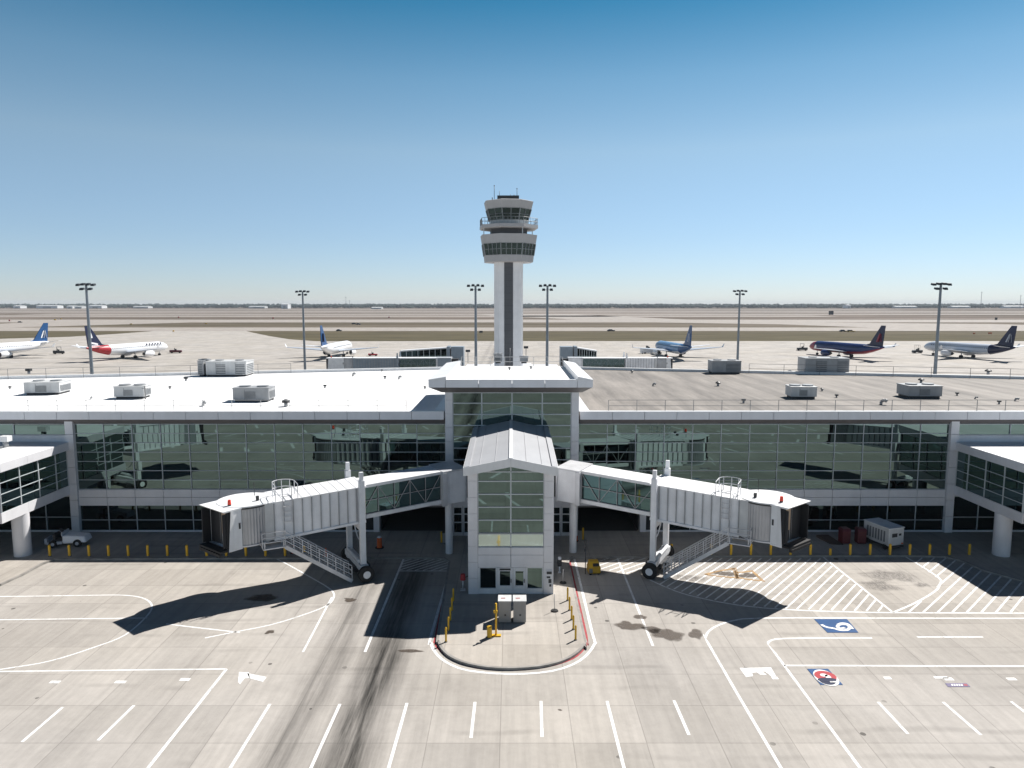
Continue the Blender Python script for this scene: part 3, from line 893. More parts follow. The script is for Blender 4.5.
# ---- projecting wings
for s in (-1, 1):
    wx = s * XE; WY0 = 51.9; wo = s * 58
    zb, z1, zt = 3.6, 4.35, 7.45
    m_ = MB(); m_.box(*sorted((wx + s * .12, wo)), WY0 + .12, FY - .06, zb, z1 - .01, 0)
    m_.box(*sorted((wx + s * .3, wo - s * .3)), WY0 + .3, FY - .06, z1, zt, 1)
    wg = part(m_, 'wing', [M['soffit'], M['recess']])
    wg['label'] = 'projecting glazed wing on round columns'
    # fascias at floor and roof
    m_ = MB(); m2_ = MB()
    for y0, y1 in ((WY0, WY0 + 3.0), (WY0 + 3.02, WY0 + 6.0), (WY0 + 6.02, FY - .32)):
        a, b_ = sorted((wx, wx + s * .11)); m_.box(a, b_, y0, y1, zb - .05, z1)
        a, b_ = sorted((wx - s * .18, wx + s * .11)); m2_.box(a, b_, y0, y1, zt + .02, zt + .68)
    x = wx + s * .13
    while abs(x) < 57.5:
        a, b_ = sorted((x, x + s * 2.9)); m_.box(a, b_, WY0, WY0 + .11, zb - .05, z1); m2_.box(a, b_, WY0 - .15, WY0 + .11, zt + .02, zt + .68); x += s * 2.92
    m_.build('floor_fascia', M['panel'], wg); m2_.build('roof_fascia', M['panel'], wg)
    m_ = MB(); a, b_ = sorted((wx - s * .16, wo)); m_.box(a, b_, WY0 - .13, FY - .06, zt + .3, zt + .7); m_.build('wing_roof', M['roofwhite'], wg)
    # side glazing (facing the middle)
    def side_win(y0, y1):
        f_ = MB(); a, b_ = sorted((wx + s * .02, wx + s * .14))
        rws = [z1, z1 + .7, z1 + 1.4, z1 + 2.25, zt]
        f_.box(a, b_, y0 + .001, y0 + .04, z1 + .005, zt + .01); f_.box(a, b_, y1 - .04, y1 - .001, z1 + .005, zt + .01)
        for z in rws[1:-1]: f_.box(a + .005, b_ - .005, y0 + .045, y1 - .045, z - .025, z + .025)
        fo = f_.build('window', M['alu'], wg)
        q_ = MB()
        for za, zb_ in zip(rws[:-1], rws[1:]):
            t_ = rg.uniform(-.004, .004)
            q_.poly([(wx + s * (.08 + t_), y0 + .03, za), (wx + s * (.08 - t_), y1 - .03, za), (wx + s * (.08 - t_), y1 - .03, zb_), (wx + s * (.08 + t_), y0 + .03, zb_)])
        q_.build('pane', M['glassgreen'], fo, weld=False)
    ys = [WY0 + .1, WY0 + 2.3, WY0 + 4.5, WY0 + 6.7, FY - .35]
    for y0, y1 in zip(ys[:-1], ys[1:]): side_win(y0, y1)
    x = wx + s * .14
    while abs(x) < 57:
        a, b_ = sorted((x, x + s * 2.2))
        fo = window(a, b_, z1, zt, WY0 + .1, 4, parent=wg, gmat='glass')
        x += s * 2.2
    m_ = MB()
    for cx, cy in ((s * 38.9, 54.7), (s * 48, 54.3), (s * 56, 54.3)): m_ = MB().tube((cx, cy, WZ - .1), (cx, cy, zb - .06), .62, 32); part(m_, 'column', M['panel'])

# rear pier towards the far stands (mostly hidden behind the roofs)
m_ = MB(); m_.box(-9.5, 9.5, 104, 150, 0, 7.2); m_.box(-5, 5, 150.02, 186, 0, 4.5); part(m_, 'rear_pier', M['panel'])
m_ = MB()
for s in (-1, 1):
    for k in range(14):
        y = 105 + k * 3.1; a, b_ = sorted((s * 9.52, s * 9.58)); m_.box(a, b_, y, y + 2.8, 3.6, 6.6)
part(m_, 'pier_glazing', M['glassdark'])

# ------------------------------------------------------------------ roof railings
def railing(name, label, pts, h, step, mat, mids=2, r=.03):
    o = thing(name, label, 'railing', pts[0])
    rm = MB(); post = MB().tube((0, 0, 0), (0, 0, h), r, 5).build('rail_post', mat, o, weld=False); first_ = True
    P = [Vector(p) for p in pts]
    for a, b_ in zip(P[:-1], P[1:]):
        L = (b_ - a).length; k = max(1, round(L / step))
        for i in range(k + 1):
            q = post if first_ else post.copy()
            if not first_: COL.objects.link(q)
            first_ = False; q.location = (b_ - a) * i / k
        for j in range(mids):
            z = Vector((0, 0, h * (j + 1) / mids)); rm.tube(a + z, b_ + z, r * .8, 5)
    rm.build('rail_bar', mat, o, True, weld=False)
    return o
M['rail'] = paint('rail_grey', (.50, .50, .50), .5, streak=False)
M['raildark'] = paint('rail_dark', (.22, .22, .22), .5, streak=False)
railing('roof_railing', 'thin steel railing along the front edge of the white roof', [(-75, FY + .75, 10.66), (-9.2, FY + .75, 10.66)], 1.0, 2.5, M['rail'])
railing('roof_railing', 'thin dark railing along the front edge of the grey roof', [(8.4, FY + .75, 10.66), (75, FY + .75, 10.66)], 1.0, 2.5, M['raildark'])
railing('roof_railing', 'railing along the rear edge of the white roof', [(-75, back(75) - .8, RZ), (-30, back(30) - .8, RZ)], 1.3, 4.4, M['raildark'])
railing('roof_railing', 'railing along the rear edge of the grey roof', [(32, back(32) - .8, RZ), (75, back(75) - .8, RZ)], 1.3, 4.4, M['raildark'])
railing('roof_railing', 'railing at the back of the raised entrance block roof', [(-5.3, 74.2, 13.45), (5.3, 74.2, 13.45)], 1.0, 1.5, M['rail'])

# ------------------------------------------------------------------ roof equipment
def hvac(label, px0, px1, py, h, depth, rz, mat, z=RZ, name='rooftop_unit', segs=3):
    x0, y0 = g(px0, py, z); x1, _ = g(px1, py, z)
    w = x1 - x0
    o = thing(name, label, 'air conditioner', ((x0 + x1) / 2, y0 + depth / 2, z), rz)
    b_ = MB(); b_.box(-w / 2, w / 2, -depth / 2, depth / 2, .22, h)
    b_.box(-w / 2 - .05, w / 2 + .05, -depth / 2 - .05, depth / 2 + .05, h + .002, h + .07)
    b_.build('housing', mat, o, bevel=.02)
    k = MB(); k.box(-w / 2 + .15, w / 2 - .15, -depth / 2 + .12, depth / 2 - .12, .0, .215); k.build('base_frame', M['dark'], o)
    gm = MB()
    for i in range(segs):
        a = -w / 2 + .1 + (w - .2) * i / segs; c = -w / 2 + .1 + (w - .2) * (i + 1) / segs - .08
        if i % 2 == 1 or segs == 1:
            gm = MB()
            for j in range(6): gm.box(a, c, -depth / 2 - .03, -depth / 2 - .003, .35 + (h - .6) * j / 6, .35 + (h - .6) * (j + .55) / 6)
            gm.build('louvre', M['grille'], o, weld=False)
        elif i < segs - 1:
            MB().box(c + .02, c + .05, -depth / 2 - .02, -depth / 2 - .002, .3, h - .1).build('panel_seam', M['grille'], o)
    gm = MB()
    for j in range(6):
        gm.box(w / 2 + .003, w / 2 + .03, -depth / 2 + .2, depth / 2 - .2, .35 + (h - .6) * j / 6, .35 + (h - .6) * (j + .55) / 6)
    gm.build('louvre', M['grille'], o, weld=False)
    for q_ in (-.25, .25): MB().tube((w * q_, 0, h + .071), (w * q_, 0, h + .2), min(.55, depth * .3), 16).build('fan_hood', M['hvacgrey'], o)
    return o
hvac('white air conditioner near the left end of the white roof', 24, 57, 395, 1.25, 2.6, .12, M['hvac'])
hvac('small white air conditioner at the middle of the white roof', 114, 143, 399, 1.2, 1.8, .08, M['hvac'])
hvac('grey air conditioner close behind the white roof railing', 233, 269, 402, 1.3, 2.0, .0, M['hvacgrey'])
hvac('long grey air handler at the rear edge of the white roof', 206, 246, 376.5, 1.9, 3.0, .03, M['hvac'], segs=4)
hvac('tall narrow plant cabinet beside the long air handler', 198, 204, 376.5, 2.0, 2.4, .0, M['hvacgrey'], segs=1)
hvac('small white air conditioner on the grey roof', 792, 817, 399, 1.15, 1.9, -.06, M['hvac'])
hvac('grey flat-topped air conditioner near the right end of the grey roof', 909, 942, 398.5, 1.2, 2.4, -.03, M['hvacgrey'])
hvac('big grey air handler at the rear edge of the grey roof', 806, 849, 374.5, 2.1, 3.0, -.05, M['hvacgrey'], segs=4)
hvac('grey air handler at the rear of the grey roof, nearest the tower', 712, 741, 374, 1.7, 2.2, .0, M['hvacgrey'], segs=2)
hvac('low grey plant box behind the entrance block roof, left of the tower', 494, 502, 363.5, .9, 1.0, 0, M['hvacgrey'], z=13.45, segs=1)
hvac('flat dark plant box behind the entrance block roof, right of the tower', 520, 528, 363.5, .6, 1.0, 0, M['hvacgrey'], z=13.45, segs=1)


def vent(label, px, py, sc, kind, z=RZ):
    x, y = g(px, py, z)
    sc *= .58
    o = thing('roof_vent', label, 'vent', (x, y, z), 0, 'small vents on the roofs')
    a = MB().tube((0, 0, 0), (0, 0, .32 * sc), .14 * sc, 10); a.build('vent_pipe', M['hvacgrey'], o)
    c = MB()
    if kind == 3: c.box(-.24 * sc, .24 * sc, -.2 * sc, .2 * sc, .321 * sc, .62 * sc)
    elif kind == 0: c.tube((0, 0, .32 * sc), (0, 0, .44 * sc), .32 * sc, 12).tube((0, 0, .44 * sc), (0, 0, .58 * sc), .32 * sc, 12, .1 * sc)
    elif kind == 1: c.box(-.24 * sc, .24 * sc, -.2 * sc, .2 * sc, .321 * sc, .56 * sc)
    else: c.tube((0, 0, .32 * sc), (.25 * sc, -.2 * sc, .5 * sc), .16 * sc, 10).tube((.25 * sc, -.2 * sc, .5 * sc), (.42 * sc, -.35 * sc, .36 * sc), .17 * sc, 10)
    c.build('vent_cap', M['dark'] if kind < 2 else M['hvacgrey'] if kind == 2 else M['white'], o)
ORD = ['first', 'second', 'third', 'fourth', 'fifth', 'sixth', 'seventh', 'eighth', 'ninth', 'tenth', 'eleventh', 'twelfth', 'thirteenth', 'fourteenth', 'fifteenth', 'sixteenth', 'seventeenth', 'eighteenth', 'nineteenth', 'twentieth']
VL = sorted([(91, 399, .8), (170, 389, 1), (186, 381, 1.5), (10, 389, 1.0), (29, 374, 2.2), (325, 388, 1.1), (353, 376, 1.4), (385, 379, 1.2), (399, 379, 1.3), (382, 371.5, .9), (286, 406.5, 2.0), (203, 406, 1.4), (425, 389, 1.0)])
KW = ['round-capped', 'box-headed', 'bent-pipe']
for i, (px, py, sc) in enumerate(VL): vent(f'small {KW[i % 3]} vent, {ORD[i]} from the left on the white roof', px, py, sc, i % 3)
VR = sorted([(632, 373, 1.2), (647, 370, 1), (653, 386, 1.1), (718, 386, 1.6), (743.5, 403, 1.2), (788, 373.5, 1.4), (822, 391, 1), (836.5, 397.5, 1), (881, 404.5, 1.6), (921, 383, 1.8), (957, 395.5, 1), (975, 399, .8), (988, 374.5, 2.2), (1015, 401, 1.0), (999, 404, 1.0)])
for i, (px, py, sc) in enumerate(VR): vent(f'small {KW[i % 3]} vent, {ORD[i]} from the left on the grey roof', px, py, sc, i % 3)
for i, (px, py) in enumerate([(509.5, 370), (531, 369)]): vent(f'tiny dark vent on the raised entrance block roof, {["left", "right"][i]} of two', px, py, .9, 0, 13.45)
vent('white box-headed vent on the roof of the left wing at the photo edge', 6, 447, 2.6, 3, 8.16)
def aerial(label, px, py, h, z, r=.04, head=True):
    x, y = g(px, py, z)
    o = thing('antenna', label, 'antenna', (x, y, z))
    MB().tube((0, 0, 0), (0, 0, h), r, 6).build('mast', M['raildark'], o)
    hb = MB()
    if head: hb.box(-.25, .25, -.12, .12, h, h + .25)
    else: hb.tube((-.3, 0, h * .8), (.3, 0, h * .8), .02, 5)
    hb.build('mast_head', M['dark'], o)
aerial('short antenna on the entrance block roof, left of the tower', 468, 362.8, 1.2, 13.45)
aerial('twin-headed antenna on the entrance block roof, right of the tower', 526, 362.8, 1.6, 13.45)
aerial('white lightning rod on the entrance block roof, before the tower', 510, 363.5, 1.7, 13.45, .06, False)
aerial('dark rod standing beside the middle air conditioner', 145.5, 399, 1.3, RZ, .07, False)

# ------------------------------------------------------------------ jet bridges
def jet_bridge(name, label, loc, ang, n, ts, zt0, zt1, group, stairs=True, cabrot=24.0, tw=1.5, body='bridge', tglass='glassgreen'):
    """local x runs out from the building; n = +1/-1 puts the service side on +y/-y. ts: box end, gantry, big tunnel end, cab end"""
    o = thing(name, label, 'jet bridge', loc, ang, group)
    tb, tg, te, tc = ts
    zt = lambda t_: zt0 + (zt1 - zt0) * t_ / te
    Y = lambda y: n * y
    def slab(mb, t0, t1, y0, y1, d0, d1, mi=0):
        """box following the slope; d measured down from the roof line"""
        P = [(t0, Y(y0), zt(t0) - d1), (t1, Y(y0), zt(t1) - d1), (t1, Y(y1), zt(t1) - d1), (t0, Y(y1), zt(t0) - d1),
             (t0, Y(y0), zt(t0) - d0), (t1, Y(y0), zt(t1) - d0), (t1, Y(y1), zt(t1) - d0), (t0, Y(y1), zt(t0) - d0)]
        mb.hexa(P, mi)
    H = 2.55
    # end box at the building
    m_ = MB(); slab(m_, -.6, 1.05, -.95, .95, .35, H); m_.build('link_passage', M['recess'], o)
    m_ = MB(); slab(m_, 1.06, tb, -1.4, 1.4, .12, H + .1); m_.build('vestibule', M[body], o, bevel=.03)
    m_ = MB(); slab(m_, 1.0, tb + .08, -1.5, 1.5, .0, .115); slab(m_, 1.0, 1.12, -1.5, 1.5, .12, H + .15); slab(m_, tb - .25, tb + .12, -1.56, 1.56, .12, H + .15); m_.build('vestibule_trim', M['steel'], o)
    m_ = MB(); m_.tube((1.9, 0, 0), (1.9, 0, zt(1.9) - H - .1), .3, 20); m_.build('support_column', M[body], o)
    # inner glazed tunnel
    w1 = tw - .3
    m_ = MB()
    slab(m_, tb + .13, tg + .4, -w1, w1, .02, .24); slab(m_, tb + .13, tg + .4, -w1 - .05, -w1 + .2, H - .32, H - .02); slab(m_, tb + .13, tg + .4, w1 - .2, w1 + .05, H - .32, H - .02)
    slab(m_, tb + .13, tg + .4, -w1 + .21, w1 - .21, H - .3, H - .2)
    it = m_.build('inner_tunnel', M['bridgeroof'], o)
    m_ = MB()
    k = max(3, round((tg - tb) / 1.35))
    for sd in (-1, 1):
        y = sd * (w1 - .06)
        for i in range(k + 1):
            t_ = tb + .15 + (tg - tb) * i / k
            m_.bar((t_, Y(y), zt(t_) - H + .32), (t_, Y(y), zt(t_) - .24), .05, .06)
            if i < k:
                t2 = tb + .15 + (tg - tb) * (i + 1) / k
                pa, pb = ((t_, H - .32), (t2, .26)) if i % 2 else ((t_, .26), (t2, H - .32))
                m_.bar((pa[0], Y(y), zt(pa[0]) - pa[1]), (pb[0], Y(y), zt(pb[0]) - pb[1]), .04, .045)
        slab(m_, tb + .14, tg + .38, y - .03, y + .03, 1.2, 1.25)
    m_.build('truss', M['hvacgrey'] if stairs else M['pole'], it, weld=False)
    m_ = MB()
    for sd in (-1, 1):
        y = sd * (w1 - .14)
        m_.poly([(tb + .14, Y(y), zt(tb) - H + .31), (tg + .38, Y(y), zt(tg) - H + .31), (tg + .38, Y(y), zt(tg) - .2), (tb + .14, Y(y), zt(tb) - .2)])
    m_.build('tunnel_glass', M[tglass], it, weld=False)
    # outer ribbed tunnel
    m_ = MB(); mr_ = {-1: MB(), 1: MB()}; slab(m_, tg, te, -tw, tw, .07, H)
    k = round((te - tg) / .62)
    for i in range(k + 1):
        t_ = tg + .03 + (te - tg - .06) * i / k
        for sd in (-1, 1): slab(mr_[sd], t_ - .03, t_ + .03, sd * (tw + .003), sd * (tw + .09), .1, H - .05)
        slab(m_, t_ - .03, t_ + .03, -tw, tw, -.03, .065)
    slab(m_, tg - .02, te + .02, tw - .25, tw + .08, H - .02, H + .16); slab(m_, tg - .02, te + .02, -tw - .08, -tw + .25, H - .02, H + .16)
    ot = m_.build('outer_tunnel', M[body], o, weld=False); [q_.build('rib', M['hvacgrey'], ot, weld=False) for q_ in mr_.values()]
    m_ = MB(); slab(m_, tg - .1, te + .1, -tw - .09, tw + .09, -.005, .06); m_.build('tunnel_roof', M['bridgeroof'], ot)
    m_ = MB()
    for i in range(5):
        t_ = tg + .5 + (te - tg - 1) * i / 4
        m_.tube((t_, Y(-tw), zt(t_) - H - .12), (t_, Y(tw), zt(t_) - H - .12), .07, 6)
    for y in (-.5, .35): m_.tube((tg, Y(y), zt(tg) - H - .2), (te, Y(y), zt(te) - H - .2), .06, 6)
    m_.build('under_frame', M['steel'], ot, weld=False)
    # gantry
    m_ = MB()
    gx = tg + .35
    for sd in (-1, 1):
        y = sd * (tw + .32)
        m_ = MB().box(gx - .2, gx + .2, *sorted((Y(y - .19), Y(y + .19))), 1.2, zt(gx) + .55)
        m_.box(gx - .14, gx + .14, *sorted((Y(y - .13), Y(y + .13))), zt(gx) + .551, zt(gx) + 1.15)
        m_.build('gantry_post', M[body], o, bevel=.02)
    m_ = MB(); m_.box(gx - .3, gx + .3, *sorted((Y(-tw - .62), Y(tw + .62))), .72, 1.15); m_.tube((gx - .05, Y(-tw - 1.0), .58), (gx - .05, Y(tw + 1.0), .58), .1, 8); m_.box(gx - .17, gx + .17, *sorted((Y(-tw - .12), Y(tw + .12))), zt(gx) - H - .62, zt(gx) - H - .22)
    m_.bar((gx, Y(-tw - .2), zt(gx) - H - .6), (gx, Y(-tw + .6), zt(gx) - H - .25), .1, .1)
    for a_ in range(10):   # hanging cable loop
        u0, u1 = a_ / 10, (a_ + 1) / 10
        m_.tube((gx - .25, Y(-1.2 + 2.4 * u0), 3.3 - 3.4 * u0 * (1 - u0)), (gx - .25, Y(-1.2 + 2.4 * u1), 3.3 - 3.4 * u1 * (1 - u1)), .05, 5)
    m_.tube((gx + .2, Y(-tw), 1.3), (gx + .2, Y(tw), 1.3), .14, 10)
    m_.build('axle_beam', M[body], o, weld=False)
    m_ = MB(); m_.box(gx - .75, gx + .5, *sorted((Y(.3), Y(1.1))), .35, .77); m_.box(gx + .3, gx + .95, *sorted((Y(-.9), Y(.6))), .45, .76); m_.build('drive_unit', M['dark'], o)
    for sd in (-1, 1):
        yc = sd * (tw + .86)
        m_ = MB().tube((gx - .05, Y(yc - .2), .58), (gx - .05, Y(yc + .2), .58), .58, 24)
        wh = m_.build('wheel', M['rubber'], o, bevel=.05)
        q_ = MB()
        for e_ in (-.215, .215): q_.tube((gx - .05, Y(yc + e_ - .02), .58), (gx - .05, Y(yc + e_ + .02), .58), .27, 18)
        q_.build('rim', M['planewhite'], wh)
    # cab: round ribbed drum, then the head turned towards the service side
    cr = 1.84
    cx_ = te + 1.6
    zc = zt(te)
    m_ = MB(); slab(m_, te, te + .6, -tw - .06, tw + .06, .0, H + .05); m_.build('cab_collar', M['hvac'] if body == 'bridge' else M[body], o, bevel=.02)
    ring = lambda r_, z: [(cx_ + r_ * math.cos(2 * math.pi * i / 56), Y(r_ * math.sin(2 * math.pi * i / 56)), z) for i in range(56)]
    m_ = MB()
    rr = [[(cx_ + (cr - (.03 if i % 2 else 0)) * math.cos(2 * math.pi * i / 112), Y((cr - (.03 if i % 2 else 0)) * math.sin(2 * math.pi * i / 112)), z) for i in range(112)] for z in (zc - H - .1, zc - .05)]
    m_.rings(rr, smooth=False)
    dr = m_.build('cab_drum', M['drum'], o, weld=False)
    MB().rings([ring(cr + .02, zc - .17), ring(cr + .02, zc - .055)], smooth=False).build('drum_seal', M['dark'], dr)
    m_ = MB().rings([ring(cr + .03, zc - .05), ring(cr + .03, zc + .03)], smooth=False); m_.build('drum_cap', M['bridgeroof'], dr); MB().rings([ring(cr + .05, zc - H - .2), ring(cr + .05, zc - H - .1)], smooth=False).build('drum_floor', M['steel'], dr)
    zd = zc; zc = zc - .07
    rot = Matrix.Rotation(R(cabrot) * n, 4, 'Z')
    ctr = Vector((cx_, 0, 0))
    def cp(x, y, z):
        v = rot @ Vector((x, Y(y) * .88, 0)); return (ctr.x + v.x, ctr.y + v.y, z)
    def cbox(mb, x0, x1, y0, y1, z0, z1, mi=0, dx=0): mb.hexa([cp(x0, y0, z0), cp(x1, y0, z0), cp(x1, y1, z0), cp(x0, y1, z0), cp(x0, y0, z1), cp(x1 + dx, y0, z1), cp(x1 + dx, y1, z1), cp(x0, y1, z1)], mi)
    hx0, hx1 = 1.2, tc - cx_
    m_ = MB()
    cbox(m_, hx0, hx1 - .55, 1.5, 1.62, zc - H - .1, zc - .05); cbox(m_, hx0, hx1 - .55, -1.62, -1.5, zc - H - .1, zc - .05); cbox(m_, hx0, hx1 - .3, -1.62, 1.62, zc - H - .22, zc - H - .105)
    cbox(m_, hx0 - .3, hx1 + .05, -1.66, 1.66, zc - .045, zc + .07, dx=.12)
    hd = m_.build('cab_head', M['bridgeroof'], o, bevel=.015)
    for sd in (-1, 1):   # folding canopy wings: pale outside, dark folds within
        m_ = MB()
        cbox(m_, hx0 + .32, hx1 - .56, *sorted((sd * 1.46, sd * 1.49)), zc - H - .09, zc - .06)
        for j in range(3):
            xa = hx1 - .55 + .22 * j; yo = 1.62 - .05 * j
            cbox(m_, xa, xa + .2, *sorted((sd * (yo - .1), sd * yo)), zc - H - .1 + (.1 * j if sd > 0 else .05 * j), zc - .06 - .06 * j, 0)
        m_.build('canopy_bellows', M['bellows'], hd, weld=False)
    m_ = MB()
    m_.hexa([cp(hx1 - .6, 1.625, zc - H - .1), cp(hx1 - .2, 1.625, zc - H - .2), cp(hx1 - .2, 1.68, zc - H - .2), cp(hx1 - .6, 1.68, zc - H - .1), cp(hx1 - .6, 1.625, zc - .05), cp(hx1 - .42, 1.625, zc - .06), cp(hx1 - .42, 1.68, zc - .06), cp(hx1 - .6, 1.68, zc - .05)])
    m_.build('canopy_side', M['white'], hd)
    m_ = MB(); cbox(m_, 1.77, 1.83, -1.455, 1.455, zc - H - .05, zc - .1, 0); cbox(m_, 1.832, 1.86, .1, .75, zc - H + .75, zc - .3, 1); m_.build('cab_doorway', [M['bellows'], M['beige']], hd)
    m_ = MB(); cbox(m_, hx1 - .3, hx1 + .35, -1.5, 1.5, zc - H - .2, zc - H - .06); cbox(m_, hx1 + .2, hx1 + .4, -1.4, 1.4, zc - H - .42, zc - H - .22); m_.build('bumper', M['rubber'], hd)
    m_ = MB(); cbox(m_, 1.3, 1.42, 1.625, 1.66, zc - 1.35, zc - .95); m_.build('side_window', M['dark'], hd)
    bx = cp(hx1 - .9, .6, 0)
    m_ = MB().tube((bx[0], bx[1], zc + .07), (bx[0], bx[1], zc + .2), .12, 12); be = m_.build('beacon_base', M['dark'], hd)
    MB().tube((bx[0], bx[1], zc + .2), (bx[0], bx[1], zc + .5), .13, 12, .1).build('beacon_light', M['beacon'], be)
    zc = zd
    m_ = MB().tube((te + .9, Y(-.7), zc + .06), (te + .9, Y(-.7), zc + 1.0), .025, 5); m_.box(te + .8, te + 1.0, *sorted((Y(.55), Y(.75))), zc + .06, zc + .35); m_.build('roof_aerial', M['dark'], dr)
    zc = zd
    if stairs:
        # guard cage and ladder on the tunnel roof
        m_ = MB(); tcg = te - .9; zr = zt(tcg) + .02; r_ = .03
        for zz in (.5, 1.0):
            prev = None
            for i in range(9):
                a_ = math.pi * (i / 8) - math.pi / 2
                p = (tcg + .75 * math.sin(a_), Y(.35 - .75 * math.cos(a_)), zr + zz)
                if prev: m_.tube(prev, p, r_, 5)
                prev = p
            for sd in (-1, 1): m_.tube((tcg + sd * .75, Y(.35), zr + zz), (tcg + sd * .75, Y(tw + .1), zr + zz), r_, 5)
        for dx_, y in ((-.75, .35), (.75, .35), (-.75, tw), (.75, tw), (0, -.4), (-.53, -.18), (.53, -.18)): m_.tube((tcg + dx_, Y(y), zr - .05), (tcg + dx_, Y(y), zr + 1.0), r_, 5)
        for sd in (-.3, .3): m_.tube((tcg + sd, Y(tw + .2), zr + .9), (tcg + sd, Y(tw + .2), zr - 1.6), r_, 5)
        for i in range(6): m_.tube((tcg - .3, Y(tw + .2), zr - 1.5 + i * .36), (tcg + .3, Y(tw + .2), zr - 1.5 + i * .36), r_ * .8, 5)
        for zz in (-1.4, -.6, -.05):
            for sd in (-.3, .3): m_.tube((tcg + sd, Y(tw), zr + zz), (tcg + sd, Y(tw + .2), zr + zz), r_, 5)
        m_.build('roof_guard_cage', M['steel'], o, weld=False)
        # service stair
        y0, y1 = tw - .3, tw + .55
        ta, tb2 = te - .6, tg + 1.25
        za, zb2 = zc - H - .45, .12
        m_ = MB()
        for y in (y0, y1): m_.bar((ta, Y(y), za - .08), (tb2, Y(y), zb2), .07, .26)
        ns = 17
        for i in range(ns):
            u = (i + .5) / ns; t_ = ta + (tb2 - ta) * u; z = za + (zb2 - za) * u
            m_.box(t_ - .14, t_ + .14, *sorted((Y(y0 + .04), Y(y1 - .04))), z + .02, z + .06)
        m_.box(ta, ta + 1.45, *sorted((Y(y0 - .5), Y(y1 + .05))), za - .1, za - .02)
        [m_.bar((ta + q_, Y(y_), za - .1), (ta + q_, Y(y_), zc - H + .0), .07, .07) for q_ in (.1, 1.35) for y_ in (y0 + .1, y1 - .05)]
        stp = m_.build('stairs', M['steel'], o, weld=False)
        m_ = MB()
        for y in (y0, y1):
            for hh in (.38, .72, 1.05):
                m_.tube((ta, Y(y), za + hh), (tb2, Y(y), zb2 + hh + .1), .038, 5); m_.tube((ta, Y(y), za + hh), (ta + 1.5, Y(y), za + hh), .036, 5)
            for i in range(9):
                u = i / 8; t_ = ta + (tb2 - ta) * u; z = za + (zb2 - za) * u
                m_.tube((t_, Y(y), z), (t_, Y(y), z + 1.08), .036, 5)
            m_.tube((ta + 1.5, Y(y), za), (ta + 1.5, Y(y), za + 1.05), .026, 5)
        for hh in (.4, 1.05): m_.tube((ta + 1.5, Y(y0), za + hh), (ta + 1.5, Y(y1), za + hh), .026, 5)
        m_.build('handrail', M['steel'], stp, weld=False)
    return o


def bang(dx, dy): return math.atan2(dy, dx)
GB = 'jet bridges at the terminal'
jet_bridge('jet_bridge', 'white ribbed jet bridge left of the gabled front bay with an orange-red beacon', (-3.35, 56.0, 0), bang(-.882, -.471), 1, (2.9, 9.1, 15.5, 19.5), 7.35, 6.5, GB)
jet_bridge('jet_bridge', 'white ribbed jet bridge right of the gabled front bay above the hatched bays', (3.2, 56.2, 0), bang(.892, -.453), -1, (2.9, 8.6, 14.9, 18.8), 7.35, 6.5, GB)
jet_bridge('jet_bridge', 'blue-grey jet bridge behind the white roof left of the tower', (-13.0, 165, 0), math.pi, 1, (4.4, 13.0, 23.0, 29.8), 7.6, 7.5, GB, False, 0, 1.7, 'bridgegrey', 'glassdark')
jet_bridge('jet_bridge', 'white jet bridge behind the grey roof right of the tower', (12.0, 165, 0), 0.0, -1, (4.2, 14.0, 20.8, 25.0), 7.6, 7.5, GB, False, 0, 1.7, 'bridge', 'glassdark')
jet_bridge('jet_bridge', 'white jet bridge at the front of the left wing, seen mirrored in the facade glass', (-45, 51.4, 0), bang(.5, -.866), 1, (2.9, 6.5, 12.0, 15.6), 7.3, 6.6, GB, False)
jet_bridge('jet_bridge', 'white jet bridge at the front of the right wing, seen mirrored in the facade glass', (46, 51.4, 0), bang(-.5, -.866), -1, (2.9, 6.5, 12.0, 15.6), 7.3, 6.6, GB, False)
for s, lab in ((-1, 'left'), (1, 'right')):
    o = thing('boarding_walkway', f'raised glazed walkway with a tall grey end box, {lab} of the tower base', 'walkway', (s * 12.5, 185, 0))
    L = 28.5 if s < 0 else 21.5
    m_ = MB(); m_.box(*sorted((0, s * 3.2)), -2, 2, 3.8, 8.9); m_.box(*sorted((s * 3.5, s * 4.3)), -2.2, 2.2, 3.8, 9.0); m_.build('end_box', M['bridgegrey'], o, bevel=.04)
    m_ = MB(); m_.hexa([(s * 4.32, -1.5, 8.45), (s * (L - 12), -1.5, 7.6), (s * (L - 12), 1.5, 7.6), (s * 4.32, 1.5, 8.45), (s * 4.32, -1.5, 8.75), (s * (L - 12), -1.5, 7.9), (s * (L - 12), 1.5, 7.9), (s * 4.32, 1.5, 8.75)])
    m_.build('walkway_roof', M['bridgeroof'], o)
    m_ = MB(); m_.hexa([(s * 4.32, -1.35, 5.0), (s * (L - 12.1), -1.35, 4.6), (s * (L - 12.1), 1.35, 4.6), (s * 4.32, 1.35, 5.0), (s * 4.32, -1.35, 8.44), (s * (L - 12.1), -1.35, 7.6), (s * (L - 12.1), 1.35, 7.6), (s * 4.32, 1.35, 8.44)])
    m_.build('walkway_glass', M['glassdark'], o)
    m_ = MB()
    for i in range(9):
        x = s * (4.4 + (L - 16.6) * i / 8); m_.box(x - .06, x + .06, -1.42, -1.352, 4.7, 7.7 + (8 - i) * .08)
    m_.build('mullion', M['alu'], o, weld=False)
    for x in (1.6, L - 13): MB().tube((s * x, 0, 0), (s * x, 0, 4.6), .4, 12).build('support_column', M['cabin'], o)

